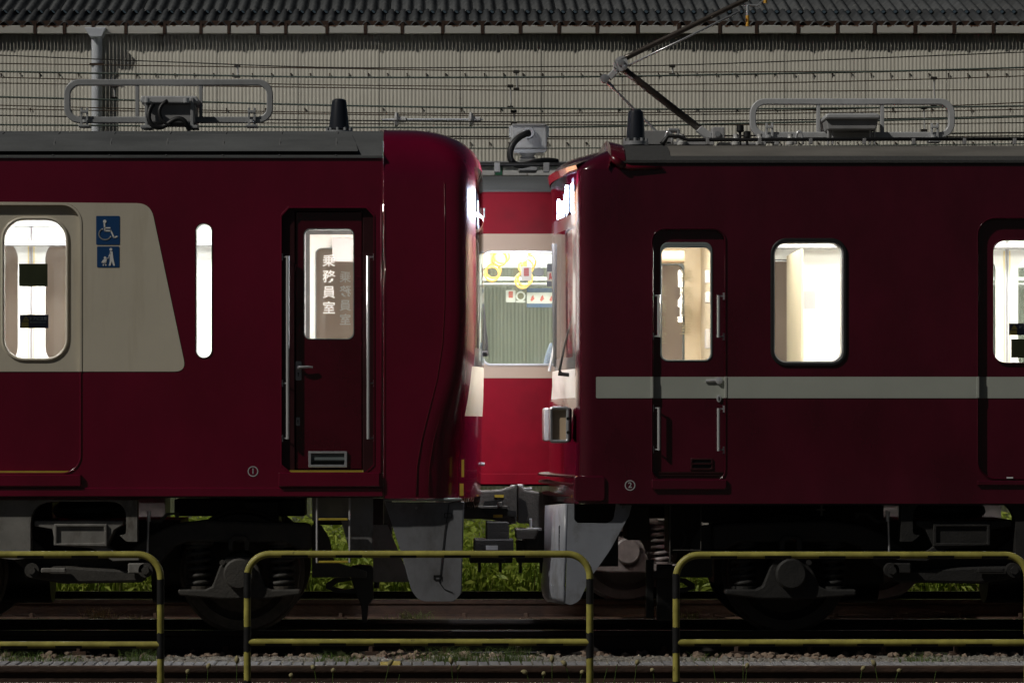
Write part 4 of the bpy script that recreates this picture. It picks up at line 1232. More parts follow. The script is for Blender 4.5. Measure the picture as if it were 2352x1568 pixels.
for key, mb in out.items():
    if key[0] == 'shell':
        mb.add([(*p, zsL[0]) for p in gridL[0]], [tuple(range(len(gridL[0])))])
        nose = weld(mb, 'nose', 'red', LT)
        md = nose.modifiers.new('thickness', 'SOLIDIFY'); md.thickness = .03; md.offset = -1; md.use_rim = False
    else: weld(mb, key[0], key[1], LT)
def crease(pts, r):
    MB().tube([(lx(a), YS+dy, lz(b)) for a, b, dy in pts], r, 8).build('nose_glint_bead', 'red_front', LT, smooth=True)  # thin beads added along the nose to catch streaks of light
crease([(1021, 420, .0), (1022, 560, .0), (1021, 700, .0), (1016, 790, .0), (1004, 870, .0), (986, 940, .0), (968, 1010, .0), (958, 1070, .0), (956, 1138, .0)], .004)
crease([(1050, 560, .012), (1050, 720, .012), (1044, 800, .012), (1034, 870, .014), (1016, 940, .016), (996, 1010, .016), (986, 1070, .016), (984, 1138, .014)], .003)
crease([(884, 470, -.001), (884, 800, -.001), (884, 1136, -.001)], .003)
# display box behind the glass, lamps
MB().box(lx(1000), lx(1052), YA-.8, YA+.8, lz(480), lz(385)).build('destination_display', 'display', LT)
for yy in (YS+.62, YF-.62): MB().box(lx(1045), lx(1062), yy-.09, yy+.09, lz(470), lz(440)).build('marker_lamp', 'marker', LT, bevel=.01)
# wiper
wp = MB().tube([W(1109, 812, 25.9), W(1117, 815, 25.9), W(1116, 780, 25.9), W(1104, 640, 25.9)], [.018, .018, .014, .007], 8)
wi = wp.build('wiper', 'rubber', LT, smooth=40)
sub(MB().tube([W(1086, 555, 25.6), W(1087, 640, 25.6), W(1086, 712, 25.6)], .009, 6).tube([W(1089, 565, 25.6), W(1093, 610, 25.6), W(1092, 690, 25.6), W(1089, 706, 25.6)], .005, 6).build('wiper_blade', 'rubber', LT), wi)
sub(MB().box(wx(1100, 25.9), wx(1121, 25.9), 25.86, 25.95, wz(818, 25.9), wz(806, 25.9)).build('wiper_motor', 'rubber', LT, bevel=.01), wi)
MB().cyl(W(1108, 478, YA), W(1108, 500, YA), .02, n=10).cyl(W(1106, 486, YA), W(1113, 486, YA), .008, n=8).cyl(W(1106, 496, YA), W(1113, 496, YA), .008, n=8).build('front_hook', 'rubber', LT)
for a, b, c, d in ((1060, 1055, 1066, 1095), (1056, 1110, 1065, 1138)):
    MB().pbox(a, b, c, d, YS+.10, YS+.13, YS+.1).build('reflector', 'yellow', LT)
MB().cyl(W(1105, 1065, YA-.5), W(1113, 1066, YA-.5), .014, n=8).build('jumper_socket', 'silver', LT)
# roof equipment
roof_frame(LT, 148, 627, 183, 283, (315, 461), (195, 579), 14, 26.2, 'alu_frame')
eb = MB().pbox(332, 238, 448, 282, 26.0, 26.4, 26.0).build('roof_box', 'box_grey', LT, bevel=.012)
sub(MB().pprism([(322, 234), (326, 222), (452, 222), (458, 234), (452, 238), (328, 238)], 25.95, 26.45, 26.0).build('lid', 'alu_light', LT, bevel=.008), eb)
for a in (337, 442): sub(MB().pbox(a-3, 226, a+4, 296, 25.93, 25.96, 26.0).pbox(a-12, 290, a+14, 297, 25.9, 26.1, 26.0).build('bracket', 'alu_frame', LT, bevel=.004), eb)
for a in (338, 428): sub(MB().cyl(W(a, 226, 25.92), W(a, 236, 25.92), .022, n=10).build('toggle', 'chrome', LT, smooth=40), eb)
sub(MB().tube(bez(W(352, 240, 25.9), W(330, 265, 25.85), W(345, 300, 25.85), W(372, 292, 25.88)) + bez(W(372, 292, 25.88), W(390, 286, 25.88), W(405, 262, 25.88), W(424, 278, 25.88))[1:] + [W(436, 300, 25.9)], .018, 8).build('cable', 'rubber', LT, smooth=True), eb)
sub(MB().tube(bez(W(385, 232, 25.9), W(355, 245, 25.87), W(362, 285, 25.87), W(395, 288, 25.88)) , .015, 8).build('cable', 'rubber', LT, smooth=True), eb)
antenna(LT, 779, 227, 304, 25.75, 33, 48)
# underside
MB().box(X0L, lx(880), YS+.05, YF-.05, lz(1143), ZFLOOR-.06).build('underframe', 'black', LT)
bogie(LT, lambda p: p, 1, 'bogie', 'wheel', light=True)
# step panel, ladder, mud guard
stp = panel('step_panel', [(wx(a, 25.05), wz(b, 25.05)) for a, b in ((716, 1142), (857, 1142), (857, 1278), (806, 1278), (783, 1196), (716, 1196))], [], 25.10, 25.12, 'under_grey', LT, bevel=.004)
lad = MB()
for a in (728, 803): lad.cyl(W(a, 1143, 25.0), W(a, 1292, 25.0), .0075, n=10)
ld = lad.build('ladder', 'silver_paint', LT, smooth=40)
for y in (1192.5, 1290): sub(MB().pbox(732, y-3, 799, y+2, 24.97, 25.02, 25.0).build('rung', 'yellow', LT, bevel=.003), ld)
MB().pprism([(806, 1300), (822, 1297), (851, 1298), (857, 1304), (857, 1375), (846, 1390), (843, 1428), (832, 1428), (829, 1390), (806, 1330)], 25.5, 25.65, 25.5).build('mud_guard', 'black', LT, bevel=.01)
# front skirt
sk = roundpoly([(wx(a, 25.2), wz(b, 25.2)) for a, b in ((884, 1152), (1063, 1152), (1058, 1362), (1042, 1378), (962, 1378), (945, 1352), (920, 1262))], [0, 0, .03, .03, .06, .03, 0], 5)
so = panel('front_skirt', sk, [], 25.06, 25.10, 'skirt_dark', LT, bevel=.012)
sub(MB().pprism([(1062, 1150), (1066, 1152), (1060, 1360), (1042, 1379), (1030, 1379)], 25.09, 26.9, 25.2).build('skirt_front_face', 'skirt_dark', LT, bevel=.02), so)
sub(MB().tube([W(a, b, 25.055) for a, b in ((1052, 1150), (1031, 1156), (1028, 1184), (1022, 1215), (1012, 1312), (1009, 1336), (1020, 1352), (1040, 1360))], .003, 5).build('panel_joint', 'black', LT), so)
for a, b in ((1020, 1178), (996, 1320)):
    sub(MB().ring(prr(a, b, a+18, b+11, 1, 25.05, 2), prr(a+1.5, b+1.5, a+16.5, b+9.5, 1, 25.05, 2), 25.053, 25.062).build('latch', 'black', LT), so)
for a in (908, 956, 1012): sub(MB().cyl(W(a, 1166, 25.05), W(a, 1166, 25.062), .011, n=10).build('bolt', 'under_grey', LT), so)
MB().pbox(880, 1143, 1060, 1150, 25.02, 25.3, 25.05).build('skirt_carrier', 'seal_grey', LT, bevel=.01)
MB().pprism([(857, 1205), (890, 1205), (945, 1336), (857, 1336)], 25.6, 25.63, 25.6).build('inner_skirt', 'under_grey', LT)
MB().pbox(720, 1147, 880, 1205, 26.0, 26.6, 26.0).pbox(860, 1150, 900, 1260, 26.8, 27.3, 26.8).build('underfloor_gear', 'black', LT)
MB().cyl(W(865, 1350, 25.62), W(865, 1336, 25.62), .02, n=8).build('skirt_stay', 'black', LT)
for (a, b, c, d, y) in ((400, 1146, 700, 1185, 25.9), (-100, 1150, 120, 1230, 26.1), (560, 1150, 640, 1210, 25.7)):
    MB().pbox(a, b, c, d, y, y+.5, y).build('underfloor_equipment', 'black', LT, bevel=.01)
# coupler, left half
YC = YA
cl = MB().pprism([(1000, 1128), (1063, 1128), (1150, 1124), (1172, 1117), (1186, 1112), (1186, 1200), (1168, 1204), (1150, 1196), (1130, 1192), (1100, 1190), (1000, 1190)], YC-.14, YC+.14, YC).build('coupler', 'bogie', LT, bevel=.012)
sub(MB().pprism([(1112, 1150), (1150, 1146), (1162, 1168), (1184, 1172), (1184, 1184), (1120, 1184), (1104, 1170)], YC-.16, YC-.138, YC).build('coupler_recess', 'black', LT), cl)
sub(MB().pbox(1135, 1135, 1156, 1141, YC-.145, YC-.135, YC).pbox(1132, 1180, 1153, 1187, YC-.165, YC-.155, YC).build('paint_mark', 'yellow', LT), cl)
sub(MB().pbox(1065, 1160, 1166, 1166, YC-.2, YC-.14, YC).cyl(W(1148, 1164, YC-.19), W(1148, 1152, YC-.19), .02).build('coupler_lever', 'bogie', LT, bevel=.004), cl)
sub(MB().pbox(1116, 1196, 1168, 1240, YC-.2, YC+.2, YC).pbox(1088, 1236, 1178, 1272, YC-.22, YC+.2, YC).pbox(1078, 1276, 1176, 1290, YC-.2, YC+.2, YC).build('electric_coupler', 'bogie_dark', LT, bevel=.008), cl)
for a in (1098, 1146): sub(MB().pbox(a, 1288, a+6, 1312, YC-.1, YC+.1, YC).build('stay', 'black', LT), cl)
sub(MB().pbox(1115, 1250, 1142, 1260, YC-.226, YC-.215, YC).build('maker_plate', 'silver_paint', LT), cl)
for k in range(6): sub(MB().tube([W(1062+k*5.2, 1140, YC-.35), W(1060+k*5.2, 1152, YC-.42), W(1063+k*5.2, 1166, YC-.35)], .007, 6).build('hose_coil', 'rubber', LT), cl)
sub(MB().pbox(1159, 1120, 1172, 1130, YC-.1, YC-.05, YC).pbox(1172, 1114, 1184, 1122, YC-.1, YC+.1, YC).build('coupler_pin', 'silver', LT, bevel=.004), cl)
# ------------------------------------------------------------------ right train
RT = thing('train_car', 'darker maroon train car with one grey stripe and a pantograph, nose pointing left', 'train', (lx(1900), YA, 0), 'trains standing in the yard')
X1R = 12.5
cdR = prr(1499, 527, 1666, 1105, 28, YS, 8)
winR = prr(1776, 554, 1939, 834, 30, YS, 8)
pdR = prr(2247, 502, 2670, 1099, 40, YS, 8)
win2 = [prr(2760, 554, 3100, 834, 30, YS, 8)]
outerR = [(lx(1420), lz(374)), (X1R, lz(374)), (X1R, lz(1156)), (lx(1420), lz(1156))]
side_walls(RT, outerR, [cdR, winR, pdR] + win2, 'red_old', 'inner_white')
def ring_px(a, b, w0, w1, Y0, Y1, nm, m, **kw):
    return MB().ring(prr(a[0]-w0, a[1]-w0, a[2]+w0, a[3]+w0, a[4]+w0, YS, 8), prr(a[0]+w1, a[1]+w1, a[2]-w1, a[3]-w1, a[4]-w1, YS, 8), Y0, Y1).build(nm, m, RT, **kw)
reveal(cdR, YS-.006, YS+.12, 'red_old', 'door_jamb', RT)
MB().ring(prr(1496, 524, 1669, 1108, 31, YS, 8), prr(1500.5, 528.5, 1664.5, 1103.5, 27, YS, 8), YS-.006, YS+.004).build('door_moulding', 'red_old', RT, smooth=40, bevel=.005)
MB().ring(prr(2244, 499, 2673, 1102, 43, YS, 8), prr(2248.5, 503.5, 2668.5, 1097.5, 39, YS, 8), YS-.006, YS+.004).build('door_moulding', 'red_old', RT, smooth=40, bevel=.005)
reveal(pdR, YS-.006, YS+.12, 'red_old', 'door_jamb', RT)
for side in (0, 1):
    yy = (lambda y: y) if side == 0 else near_far
    w = MB().ring(prr(1770, 547, 1945, 841, 36, YS, 8), prr(1778, 556, 1937, 832, 28, YS, 8), yy(YS-.012), yy(YS+.12)).build('window', 'rubber', RT, smooth=40, bevel=.006)
    sub(MB().ring(prr(1778, 556, 1937, 832, 28, YS, 8), prr(1780.5, 558.5, 1934.5, 829.5, 26, YS, 8), yy(YS+.01), yy(YS+.12)).build('inner_frame', 'silver', RT, smooth=40), w)
    pts = prr(1779, 557, 1936, 831, 27, YS, 8)
    mb = MB(); mb.add([(x, yy(YS+.03), z) for x, z in pts], [tuple(range(len(pts)))])
    sub(mb.build('window_pane', 'glass', RT, fix=False), w)
    pts = win2[0]
    mb = MB(); mb.add([(x, yy(YS+.03), z) for x, z in pts], [tuple(range(len(pts)))]); mb.build('window_pane', 'glass', RT, fix=False)
stickers_leaf = 'left'
passenger_door(RT, 2247, 2670, 502, 1099, 40, [(2283, 552, 2430, 832, 28), (2487, 552, 2634, 832, 28)], 2458.5, 'red_old', None, None,
               [(2320, 742, 2394, 769, 'sticker_dark', 'warning_sticker'), (2325, 778, 2390, 821, 'sticker_green', 'notice_sticker')], frame='red_old', wframe=3)
MB().pprism([(2332, 744), (2340, 756), (2324, 756)], YS+.0420, YS+.0428, YS).pbox(2322, 758, 2338, 768, YS+.0420, YS+.0428, YS).build('warning_triangle', 'sticker_amber', RT)
letters('ドアに注意', 'sticker_print', lx(2364), lz(751), YS+.0428, .028, 'seal_grey', RT)
MB().pbox(2312, 1095, 2326, 1098, YS-.016, YS+.0, YS).build('threshold_plate', 'white_paint', RT)
MB().pbox(2244, 1103, 2680, 1114, YS-.02, YS+.01, YS).build('door_step', 'red_old', RT, bevel=.006)
# stripe
MB().prism(roundpoly([(lx(1369), lz(865)), (lx(1495.5), lz(865)), (lx(1495.5), lz(914)), (lx(1369), lz(914))], [.008, 0, 0, .008], 3), YS-.0035, YS+0.0020).build('stripe', 'stripe', RT)
MB().pbox(1669.5, 865, 2243.5, 914, YS-.0035, YS+0.0020, YS).build('stripe', 'stripe', RT)
MB().box(lx(2673.5), X1R, YS-.0035, YS+0.0020, lz(914), lz(865)).build('stripe', 'stripe', RT)
for a in (1495.2, 1664.2): MB().pbox(a, 865, a+5.6, 914, YS-.0085, YS+0.0360, YS).build('stripe_on_moulding', 'stripe', RT, bevel=.003)
MB().pbox(2243.2, 865, 2249.2, 914, YS-.0085, YS+0.0310, YS).build('stripe_on_moulding', 'stripe', RT, bevel=.003)
MB().pbox(2249.5, 865, 2457, 914, YS+.0305, YS+.0335, YS).build('stripe', 'stripe', RT)
# crew door
sur = [(lx(1497), lz(525)), (lx(1668), lz(525)), (lx(1668), lz(1107)), (lx(1497), lz(1107))]
win = prr(1517, 556, 1637, 830, 18, YS)
for side in (0, 1):
    yy = (lambda y: y) if side == 0 else near_far
    d = panel('crew_door', sur, [win], yy(YS+0.0310), yy(YS+0.0710), 'red_old', RT)
    sub(panel('inner_skin', sur, [win], yy(YS+0.0740), yy(YS+0.0770), 'inner_cream', RT), d)
    sub(MB().ring(win, prr(1521, 568, 1633, 826, 15, YS), yy(YS+0.0260), yy(YS+0.0810)).build('window_frame', 'seal_grey', RT, smooth=40, bevel=.004), d)
    pts = prr(1520, 560, 1634, 827, 16, YS)
    mb = MB(); mb.add([(x, yy(YS+0.0510), z) for x, z in pts], [tuple(range(len(pts)))])
    sub(mb.build('window_pane', 'glass', RT, fix=False), d)
    sub(letters('乗務員室', 'lettering', lx(1577), lz(695), yy(YS+0.0470), .104, 'vinyl_cream', RT, mirror=(side == 1), bold=.0, vertical=True, pitch=1.2), d)
    if side: continue
    sub(MB().pbox(1501, 865, 1664, 914, YS+0.0275, YS+0.0305, YS).build('stripe', 'stripe', RT), d)
    grab_rail(RT, d, 1513, 677, 774, YS-.014, 7, -1)
    grab_rail(RT, d, 1650, 678, 775, YS-.014, 7, 1)
    grab_rail(RT, d, 1513, 935, 1034, YS-.014, 7, -1)
    grab_rail(RT, d, 1650, 937, 1035, YS-.014, 7, 1)
    sub(MB().lathe([(.005, -.02), (.025, -.016), (.026, 0)], (lx(1652), YS+0.0260, lz(874)), 'Y', 18).tube([(lx(1650), YS+0.0250, lz(874)), (lx(1636), YS+0.0220, lz(874)), (lx(1622), YS+0.0240, lz(875))], [.011, .012, .012], 8).build('handle', 'chrome', RT, smooth=40), d)
    el = [(lx(1652)+.017*math.cos(t*.35), lz(915)+.027*math.sin(t*.35)) for t in range(18)]
    sub(MB().prism(el, YS+0.0200, YS+0.0320).build('lock_plate', 'chrome', RT, bevel=.003), d)
    sub(MB().box(lx(1652)-.004, lx(1652)+.004, YS+0.0170, YS+0.0210, lz(919), lz(911)).build('keyhole', 'black', RT), d)
    sub(MB().ring(prr(1587, 1052, 1638, 1078, 2, YS, 2), prr(1591, 1056, 1634, 1075, 2, YS, 2), YS+0.0200, YS+0.0320).build('footstep_frame', 'red_dark', RT, bevel=.003), d)
    sub(MB().pbox(1591, 1056, 1634, 1075, YS+0.0295, YS+0.0305, YS).build('footstep_recess', 'black', RT), d)
    sub(MB().pbox(1591, 1063, 1634, 1066, YS+0.0160, YS+0.0295, YS).pbox(1586, 1076, 1631, 1079, YS+0.0160, YS+0.0300, YS).build('footstep_tread', 'red_dark', RT), d)
    sub(MB().pbox(1501, 1083, 1664, 1086, YS+0.0210, YS+0.0305, YS).pbox(1501, 1090, 1664, 1092, YS+0.0210, YS+0.0305, YS).build('door_trim', 'red_dark', RT), d)
MB().prism([(lx(a), lz(b)) for a, b in ((1496, 1100), (1669, 1100), (1669, 1120), (1664, 1124), (1500, 1124), (1496, 1120))], YS-.024, YS+.01).build('door_step', 'red_old', RT, bevel=.008)
ring_number(RT, 1447, 1114, '2')
MB().prism(prr(1318, 1092, 1391, 1152, 10, YS, 5), YS-.018, YS+.03).build('corner_guard', 'red_old', RT, bevel=.012)
# interior
interior(RT, lx(1722), X1R, 'tube_right')
interior(RT, lx(1350), lx(1716), None, ends=False, wall='inner_cream')
MB().box(lx(1700), lx(1706), YS+.13, YF-.13, ZFLOOR, ZCEIL).build('bulkhead', 'inner_cream', RT)
for y in (YS+.127, YF-.135):
    panel('cab_lining', [(lx(1440), lz(380)), (lx(1705), lz(380)), (lx(1705), 1.13), (lx(1440), 1.13)], [win], y, y+.006, 'inner_cream', RT)
MB().box(lx(1480), lx(1620), YA-.09, YA+.09, ZCEIL-.04, ZCEIL-.004).build('cab_light_and_fill', 'cab_lamp_and_fill', RT)
MB().box(lx(1682), lx(1694), YS+.16, YS+.34, 2.40, 2.85).build('cab_light_and_fill', 'cab_lamp_and_fill', RT, bevel=.01)  # second added box, out of view, throwing light through the far window
MB().box(wx(1626, 26.9), wx(1634, 26.9), 26.2, YF-.14, ZFLOOR, ZCEIL).build('cab_cabinet', 'inner_cream', RT, bevel=.01)
for (a, b, c, d_, m) in ((1641, 620, 1652, 650, 'white_paint'), (1641, 670, 1652, 695, 'white_paint'), (1641, 755, 1652, 800, 'white_paint')):
    MB().pbox(a-20, b, c-20, d_, 26.1, 26.2, 26.1).build('switch_box', m, RT, bevel=.006)
MB().cyl(W(1500, 590, 26.9), W(1571, 590, 26.9), .05, n=16).build('roller_blind', 'inner_warm', RT, smooth=40)
# passenger saloon partition seen in the window
o = MB().box(wx(1838, 26.6), wx(1844, 26.6), 26.55, YF-.14, ZFLOOR, 2.85).build('saloon_partition', 'inner_cream', RT, bevel=.01)
MB().pbox(1849-2, 668, 1873, 710, 26.7, 26.72, 26.7).build('poster', 'inner_grey', RT)
MB().box(lx(1730), X1R-.1, YF-.40, YF-.14, 2.90, 2.93).build('luggage_rack', 'inner_grey', RT)
# roof
halfR = [(YS-.010, lz(375)), (YS-.010, lz(369)), (YS+.05, lz(358)), (YS+.14, 3.475), (YS+.34, 3.52), (YS+.7, 3.56), (YA, 3.575)]
roof(RT, mirror_prof(halfR, YA), lx(1424), X1R, 'roof_brown')
gr = MB(); gp = [(y-.004, z+.003) for y, z in halfR[:3]]
gr.v = [(lx(1430), y, z) for y, z in gp] + [(X1R, y, z) for y, z in gp]; gr.f = [(0, 1, 4, 3), (1, 2, 5, 4)]
gr.build('roof_edge_strip', 'roof_grit', RT, fix=False)
gr = MB(); gp = [(y-.003, z+.004) for y, z in halfR]
gr.v = [(lx(1428), y, z) for y, z in gp] + [(lx(1540), y, z) for y, z in gp]; n = len(gp); gr.f = [(i, i+1, n+i+1, n+i) for i in range(n-1)]
gr.build('roof_mat', 'roof_grit', RT, fix=False)
# red rim at the front edge of the roof
rim = MB(); hp_ = mirror_prof(halfR, YA); rp = []
for y, z in hp_: rp.append((y, z))
b = [(lx(1404)+.0, YA+(y-YA)*1.002, z+.035) for y, z in rp]; c = [(lx(1436), YA+(y-YA)*1.004, z+.012) for y, z in rp]; a = [(lx(1396), YA+(y-YA)*1.0, z-.06) for y, z in rp]
n = len(rp); rim.v = a+b+c; rim.f = [(i, i+1, n+i+1, n+i) for i in range(n-1)]+[(n+i, n+i+1, 2*n+i+1, 2*n+i) for i in range(n-1)]
weld(rim, 'roof_rim', 'red_front', RT, smooth=60)
MB().cyl((lx(1404), YS-.005, lz(360)), (lx(1432), YS-.012, lz(384)), .03, n=12).tube([(lx(1424), YS-.008, lz(380)), (lx(1450), YS-.012, lz(386)), (lx(1520), YS-.010, lz(386))], [.026, .018, .010], 10).build('rain_gutter', 'red_front', RT, smooth=True)
MB().box(lx(1440), X1R, YS-.006, YS+.01, lz(377), lz(374.5)).build('rain_gutter', 'black', RT)
# ---- nose of the right train (faces left)
tabR = [(337, 1432, 1372, .62), (340, 1412, 1330, .36), (346, 1392, 1300, .20), (356, 1368, 1280, .10), (370, 1344, 1268, .035), (386, 1325, 1264, .005), (400, 1322, 1268, 0),
        (910, 1322, 1270, 0), (918, 1322, 1263, 0), (1156, 1320, 1262, 0)]
pysR = [337, 340, 346, 356, 370, 386, 390, 440, 488, 494, 516, 520, 600, 700, 812, 818, 842, 846, 880, 913, 919, 960, 1020, 1090, 1156]
def planR(r):
    ys = YS + r['ins']
    rad = .115
    xc = wx(r['a'], YS+.1); xf = wx(r['b'], YA)
    x_start = min(xc+rad, lx(1418))
    xe = lx(1420.1)
    pts = [(xe, ys), (x_start+(xe-x_start)*.3, ys), (x_start+(xe-x_start)*.1, ys), (x_start, ys)]
    for k in range(1, 7):
        t = math.pi/2*k/6
        pts.append((x_start-(x_start-xc)*math.sin(t), ys+rad*(1-math.cos(t))))
    y0 = ys+rad
    for k in range(1, 15):
        s = k/14
        pts.append((xc-(xc-xf)*(1-(1-s)**2.0), y0+(YA-y0)*s))
    return pts + [(x, 2*YA-y) for x, y in pts[-2::-1]]
bandsR = [('headlamp_glass', 'glass_lamp', 390, 488, 9), ('windscreen_bar', 'gloss_black', 488, 518, 9), ('windscreen', 'glass', 518, 815, 10), ('windscreen_surround', 'gloss_black', 518, 844, 9), ('front_white_panel', 'white_paint', 844, 914, 9)]
out, gridR, zsR = loft(interp_rows(tabR, pysR), planR, bandsR, RT)
for key, mb in out.items():
    if key[0] == 'shell':
        mb.add([(*p, zsR[0]) for p in gridR[0]], [tuple(range(len(gridR[0])))])
        nose = weld(mb, 'nose', 'red_old', RT)
        md = nose.modifiers.new('thickness', 'SOLIDIFY'); md.thickness = .025; md.offset = -1; md.use_rim = False
    else: weld(mb, key[0], key[1], RT)
# visor lip over the headlamps
vis = MB(); vp = planR({'ins': .02, 'a': 1326, 'b': 1262}); vq = planR({'ins': .06, 'a': 1352, 'b': 1275})
zt_, zb_ = lz(368), lz(392)
n = len(vp)
vis.v = [(x, y, lz(362)) for x, y in vq] + [(x-.012, y, lz(376)) for x, y in vp] + [(x+.004, y, lz(393)) for x, y in vp]
vis.f = [(i, i+1, n+i+1, n+i) for i in range(8, n-10)] + [(n+i, n+i+1, 2*n+i+1, 2*n+i) for i in range(8, n-10)]
weld(vis, 'visor', 'red_front', RT, smooth=50)
# LED headlamps behind the glass and their reflector
for k, yy in enumerate((YS+.42, YS+.62, YF-.62, YF-.42)):
    xh = wx(1312, YS+.3) if k in (0, 3) else wx(1300, YS+.5)
    hl = MB().box(xh, xh+.02, yy-.05, yy+.05, lz(478), lz(412)).build('headlamp', 'led', RT, bevel=.008)
    sub(MB().box(xh+.05, xh+.06, yy-.10, yy+.10, lz(486), lz(395)).build('reflector', 'white_paint', RT, bevel=.004), hl)
MB().box(lx(1352), lx(1358), YS+.14, YF-.14, lz(492), lz(388)).build('lamp_backplate', 'silver', RT)
hd = bpy.data.lights.new('headlamp_beam', 'SPOT'); hd.energy = 460; hd.color = (.95, .95, 1.0); hd.spot_size = R(172); hd.spot_blend = .6; hd.shadow_soft_size = .07
ho = bpy.data.objects.new('headlamp_beam', hd); ho.location = (wx(1262, YA)-.02, YA-.55, lz(445)); ho.rotation_euler = Vector((-1, .4, -.4)).to_track_quat('-Z', 'Y').to_euler(); COL.objects.link(ho)
ho.parent = RT; ho.location = ho.location - RT.location
# windscreen pillars, wipers
wv = MB().cyl(W(1271, 560, YA-.3), W(1275, 842, YA-.3), .014, n=10).build('window_handrail', 'rubber', RT)
wpr = MB().tube([W(1292, 862, 25.3), W(1285, 850, 25.3), W(1300, 780, 25.3), W(1317, 718, 25.3)], [.012, .01, .007, .005], 8).cyl(W(1282, 858, 25.3), W(1312, 861, 25.3), .014, n=8).build('wiper', 'rubber', RT, smooth=40)
MB().tube([W(1262, 852, 26.2), W(1264, 840, 26.2), W(1276, 770, 26.2)], [.012, .010, .006], 8).build('wiper', 'silver', RT, smooth=40)
# tail lamp boxes
def lampbox(a, b, c, d, Y, dep):
    o = MB().ring(prr(a, b, c, d, 9, Y, 6), prr(a+7, b+8, c-9, d-8, 2, Y, 6), Y-.02, Y+dep).build('lamp_box', 'silver', RT, smooth=40, bevel=.012)
    sub(MB().pbox(a+5, b+7, c-8, d-7, Y+.015, Y+.03, Y).build('lens', 'inner_warm', RT), o)
    sub(MB().prism(prr(a+4, b+2, c+5, d-2, 8, Y, 6), Y+.03, Y+dep+.05).build('housing', 'rubber', RT, bevel=.01), o)
    for y in (b+28, d-24): sub(MB().cyl(W(c-4, y, Y-.021), W(c-4, y, Y+.0), .012, n=12).build('screw', 'black', RT), o)
lampbox(1262, 933, 1309, 1017, 25.02, .10)
MB().prism(prr(1248, 936, 1262, 1013, 6, 26.9, 5), 26.85, 27.2).build('lamp_box', 'silver', RT, bevel=.012)
# anti-climb plates
for y0, ext in ((1092, 1236), (1110, 1237), (1138, 1244)):
    pr_ = [(wx(ext, YA)+.18*((yq-YA)/1.2)**2, yq) for yq in np.linspace(YS+.12, YF-.12, 13)]
    mb = MB(); n = len(pr_)
    mb.v = [(x, y, lz(y0)) for x, y in pr_] + [(lx(1330), y, lz(y0)) for x, y in pr_] + [(x, y, lz(y0+5)) for x, y in pr_] + [(lx(1330), y, lz(y0+5)) for x, y in pr_]
    for i in range(n-1): mb.f += [(i, i+1, n+i+1, n+i), (2*n+i, 3*n+i, 3*n+i+1, 2*n+i+1), (i, 2*n+i, 2*n+i+1, i+1)]
    mb.f += [(0, n, 3*n, 2*n), (n-1, 3*n-1, 4*n-1, 2*n-1)]
    mb.build('anti_climber', 'red_dark', RT, bevel=.004)
# roof equipment
roof_frame(RT, 1722, 2192, 227, 318, (1880, 2027), (1766, 2145), 14, 26.0, 'alu_light')
eb = MB().pprism([(1897, 272), (2018, 272), (2013, 298), (1901, 298)], 25.75, 26.25, 25.75).build('roof_box', 'box_grey', RT, bevel=.01)
sub(MB().pprism([(1893, 274), (1896, 263), (1904, 261), (2014, 261), (2020, 265), (2022, 274)], 25.72, 26.28, 25.75).build('lid', 'alu_light', RT, bevel=.012), eb)
for k in range(5): sub(MB().pbox(1903+k*24, 260, 1912+k*24, 262.5, 25.73, 26.25, 25.75).build('lid_rib', 'box_grey', RT), eb)
for a in (1908, 2004): sub(MB().pbox(a-7, 297, a-3, 332, 25.8, 25.85, 25.8).pbox(a+3, 297, a+7, 332, 25.8, 25.85, 25.8).build('bracket', 'silver_paint', RT, bevel=.003), eb)
antenna(RT, 1460, 252, 328, 25.6, 34, 44)
MB().tube([W(1520, 332, 25.45), W(1525, 326, 25.45), W(1535, 312, 25.45), W(1560, 314, 25.45), W(1580, 322, 25.45), W(1700, 321, 25.45), W(2450, 319, 25.45)], [.02, .018, .015, .014, .013, .013, .013], 10).build('roof_cable', 'rubber', RT, smooth=True)
for a in (1625, 1745, 1862, 1985, 2098, 2215, 2330): MB().pbox(a-4, 318, a+4, 332, 25.43, 25.47, 25.45).build('cable_clamp', 'box_grey', RT, bevel=.003)
for (a, b, c, d, m) in ((1520, 325, 1640, 333, 'silver_paint'), (1650, 327, 1760, 333, 'silver_paint'), (1470, 300, 1545, 332, 'box_grey'), (1780, 322, 1790, 333, 'silver_paint')):
    MB().pbox(a, b, c, d, 25.9, 26.1, 25.9).build('pantograph_base', m, RT, bevel=.004)
for a in (1565, 1690, 1745, 1815):
    MB().lathe([(.03, 0), (.03, .02), (.018, .03), (.028, .045), (.018, .06), (.02, .08)], W(a, 333, 25.7), 'Z', 14).build('roof_insulator', 'porcelain', RT, smooth=40)
for a, b in ((1700, 292), (1716, 306)):
    MB().lathe([(.02, 0), (.028, .01), (.026, .05), (.01, .055)], W(a, b+12, 25.8), 'Z', 14).cyl(W(a, b+12, 25.8), W(a, 333, 25.8), .01, n=8).build('roof_plug', 'rubber', RT, smooth=40)
for a in (1536, 1836):
    MB().tube(bez(W(a-8, 332, 25.8), W(a-9, 292, 25.8), W(a+9, 292, 25.8), W(a+8, 332, 25.8), 10), .010, 8).build('lifting_eye', 'chrome', RT, smooth=True)
MB().pbox(1540, 296, 1556, 304, 25.8, 25.86, 25.8).cyl(W(1535, 299, 25.8), W(1560, 299, 25.8), .013).cyl(W(1558, 299, 25.8), W(1558, 326, 25.8), .012).build('pantograph_latch', 'silver', RT, smooth=40, bevel=.002)
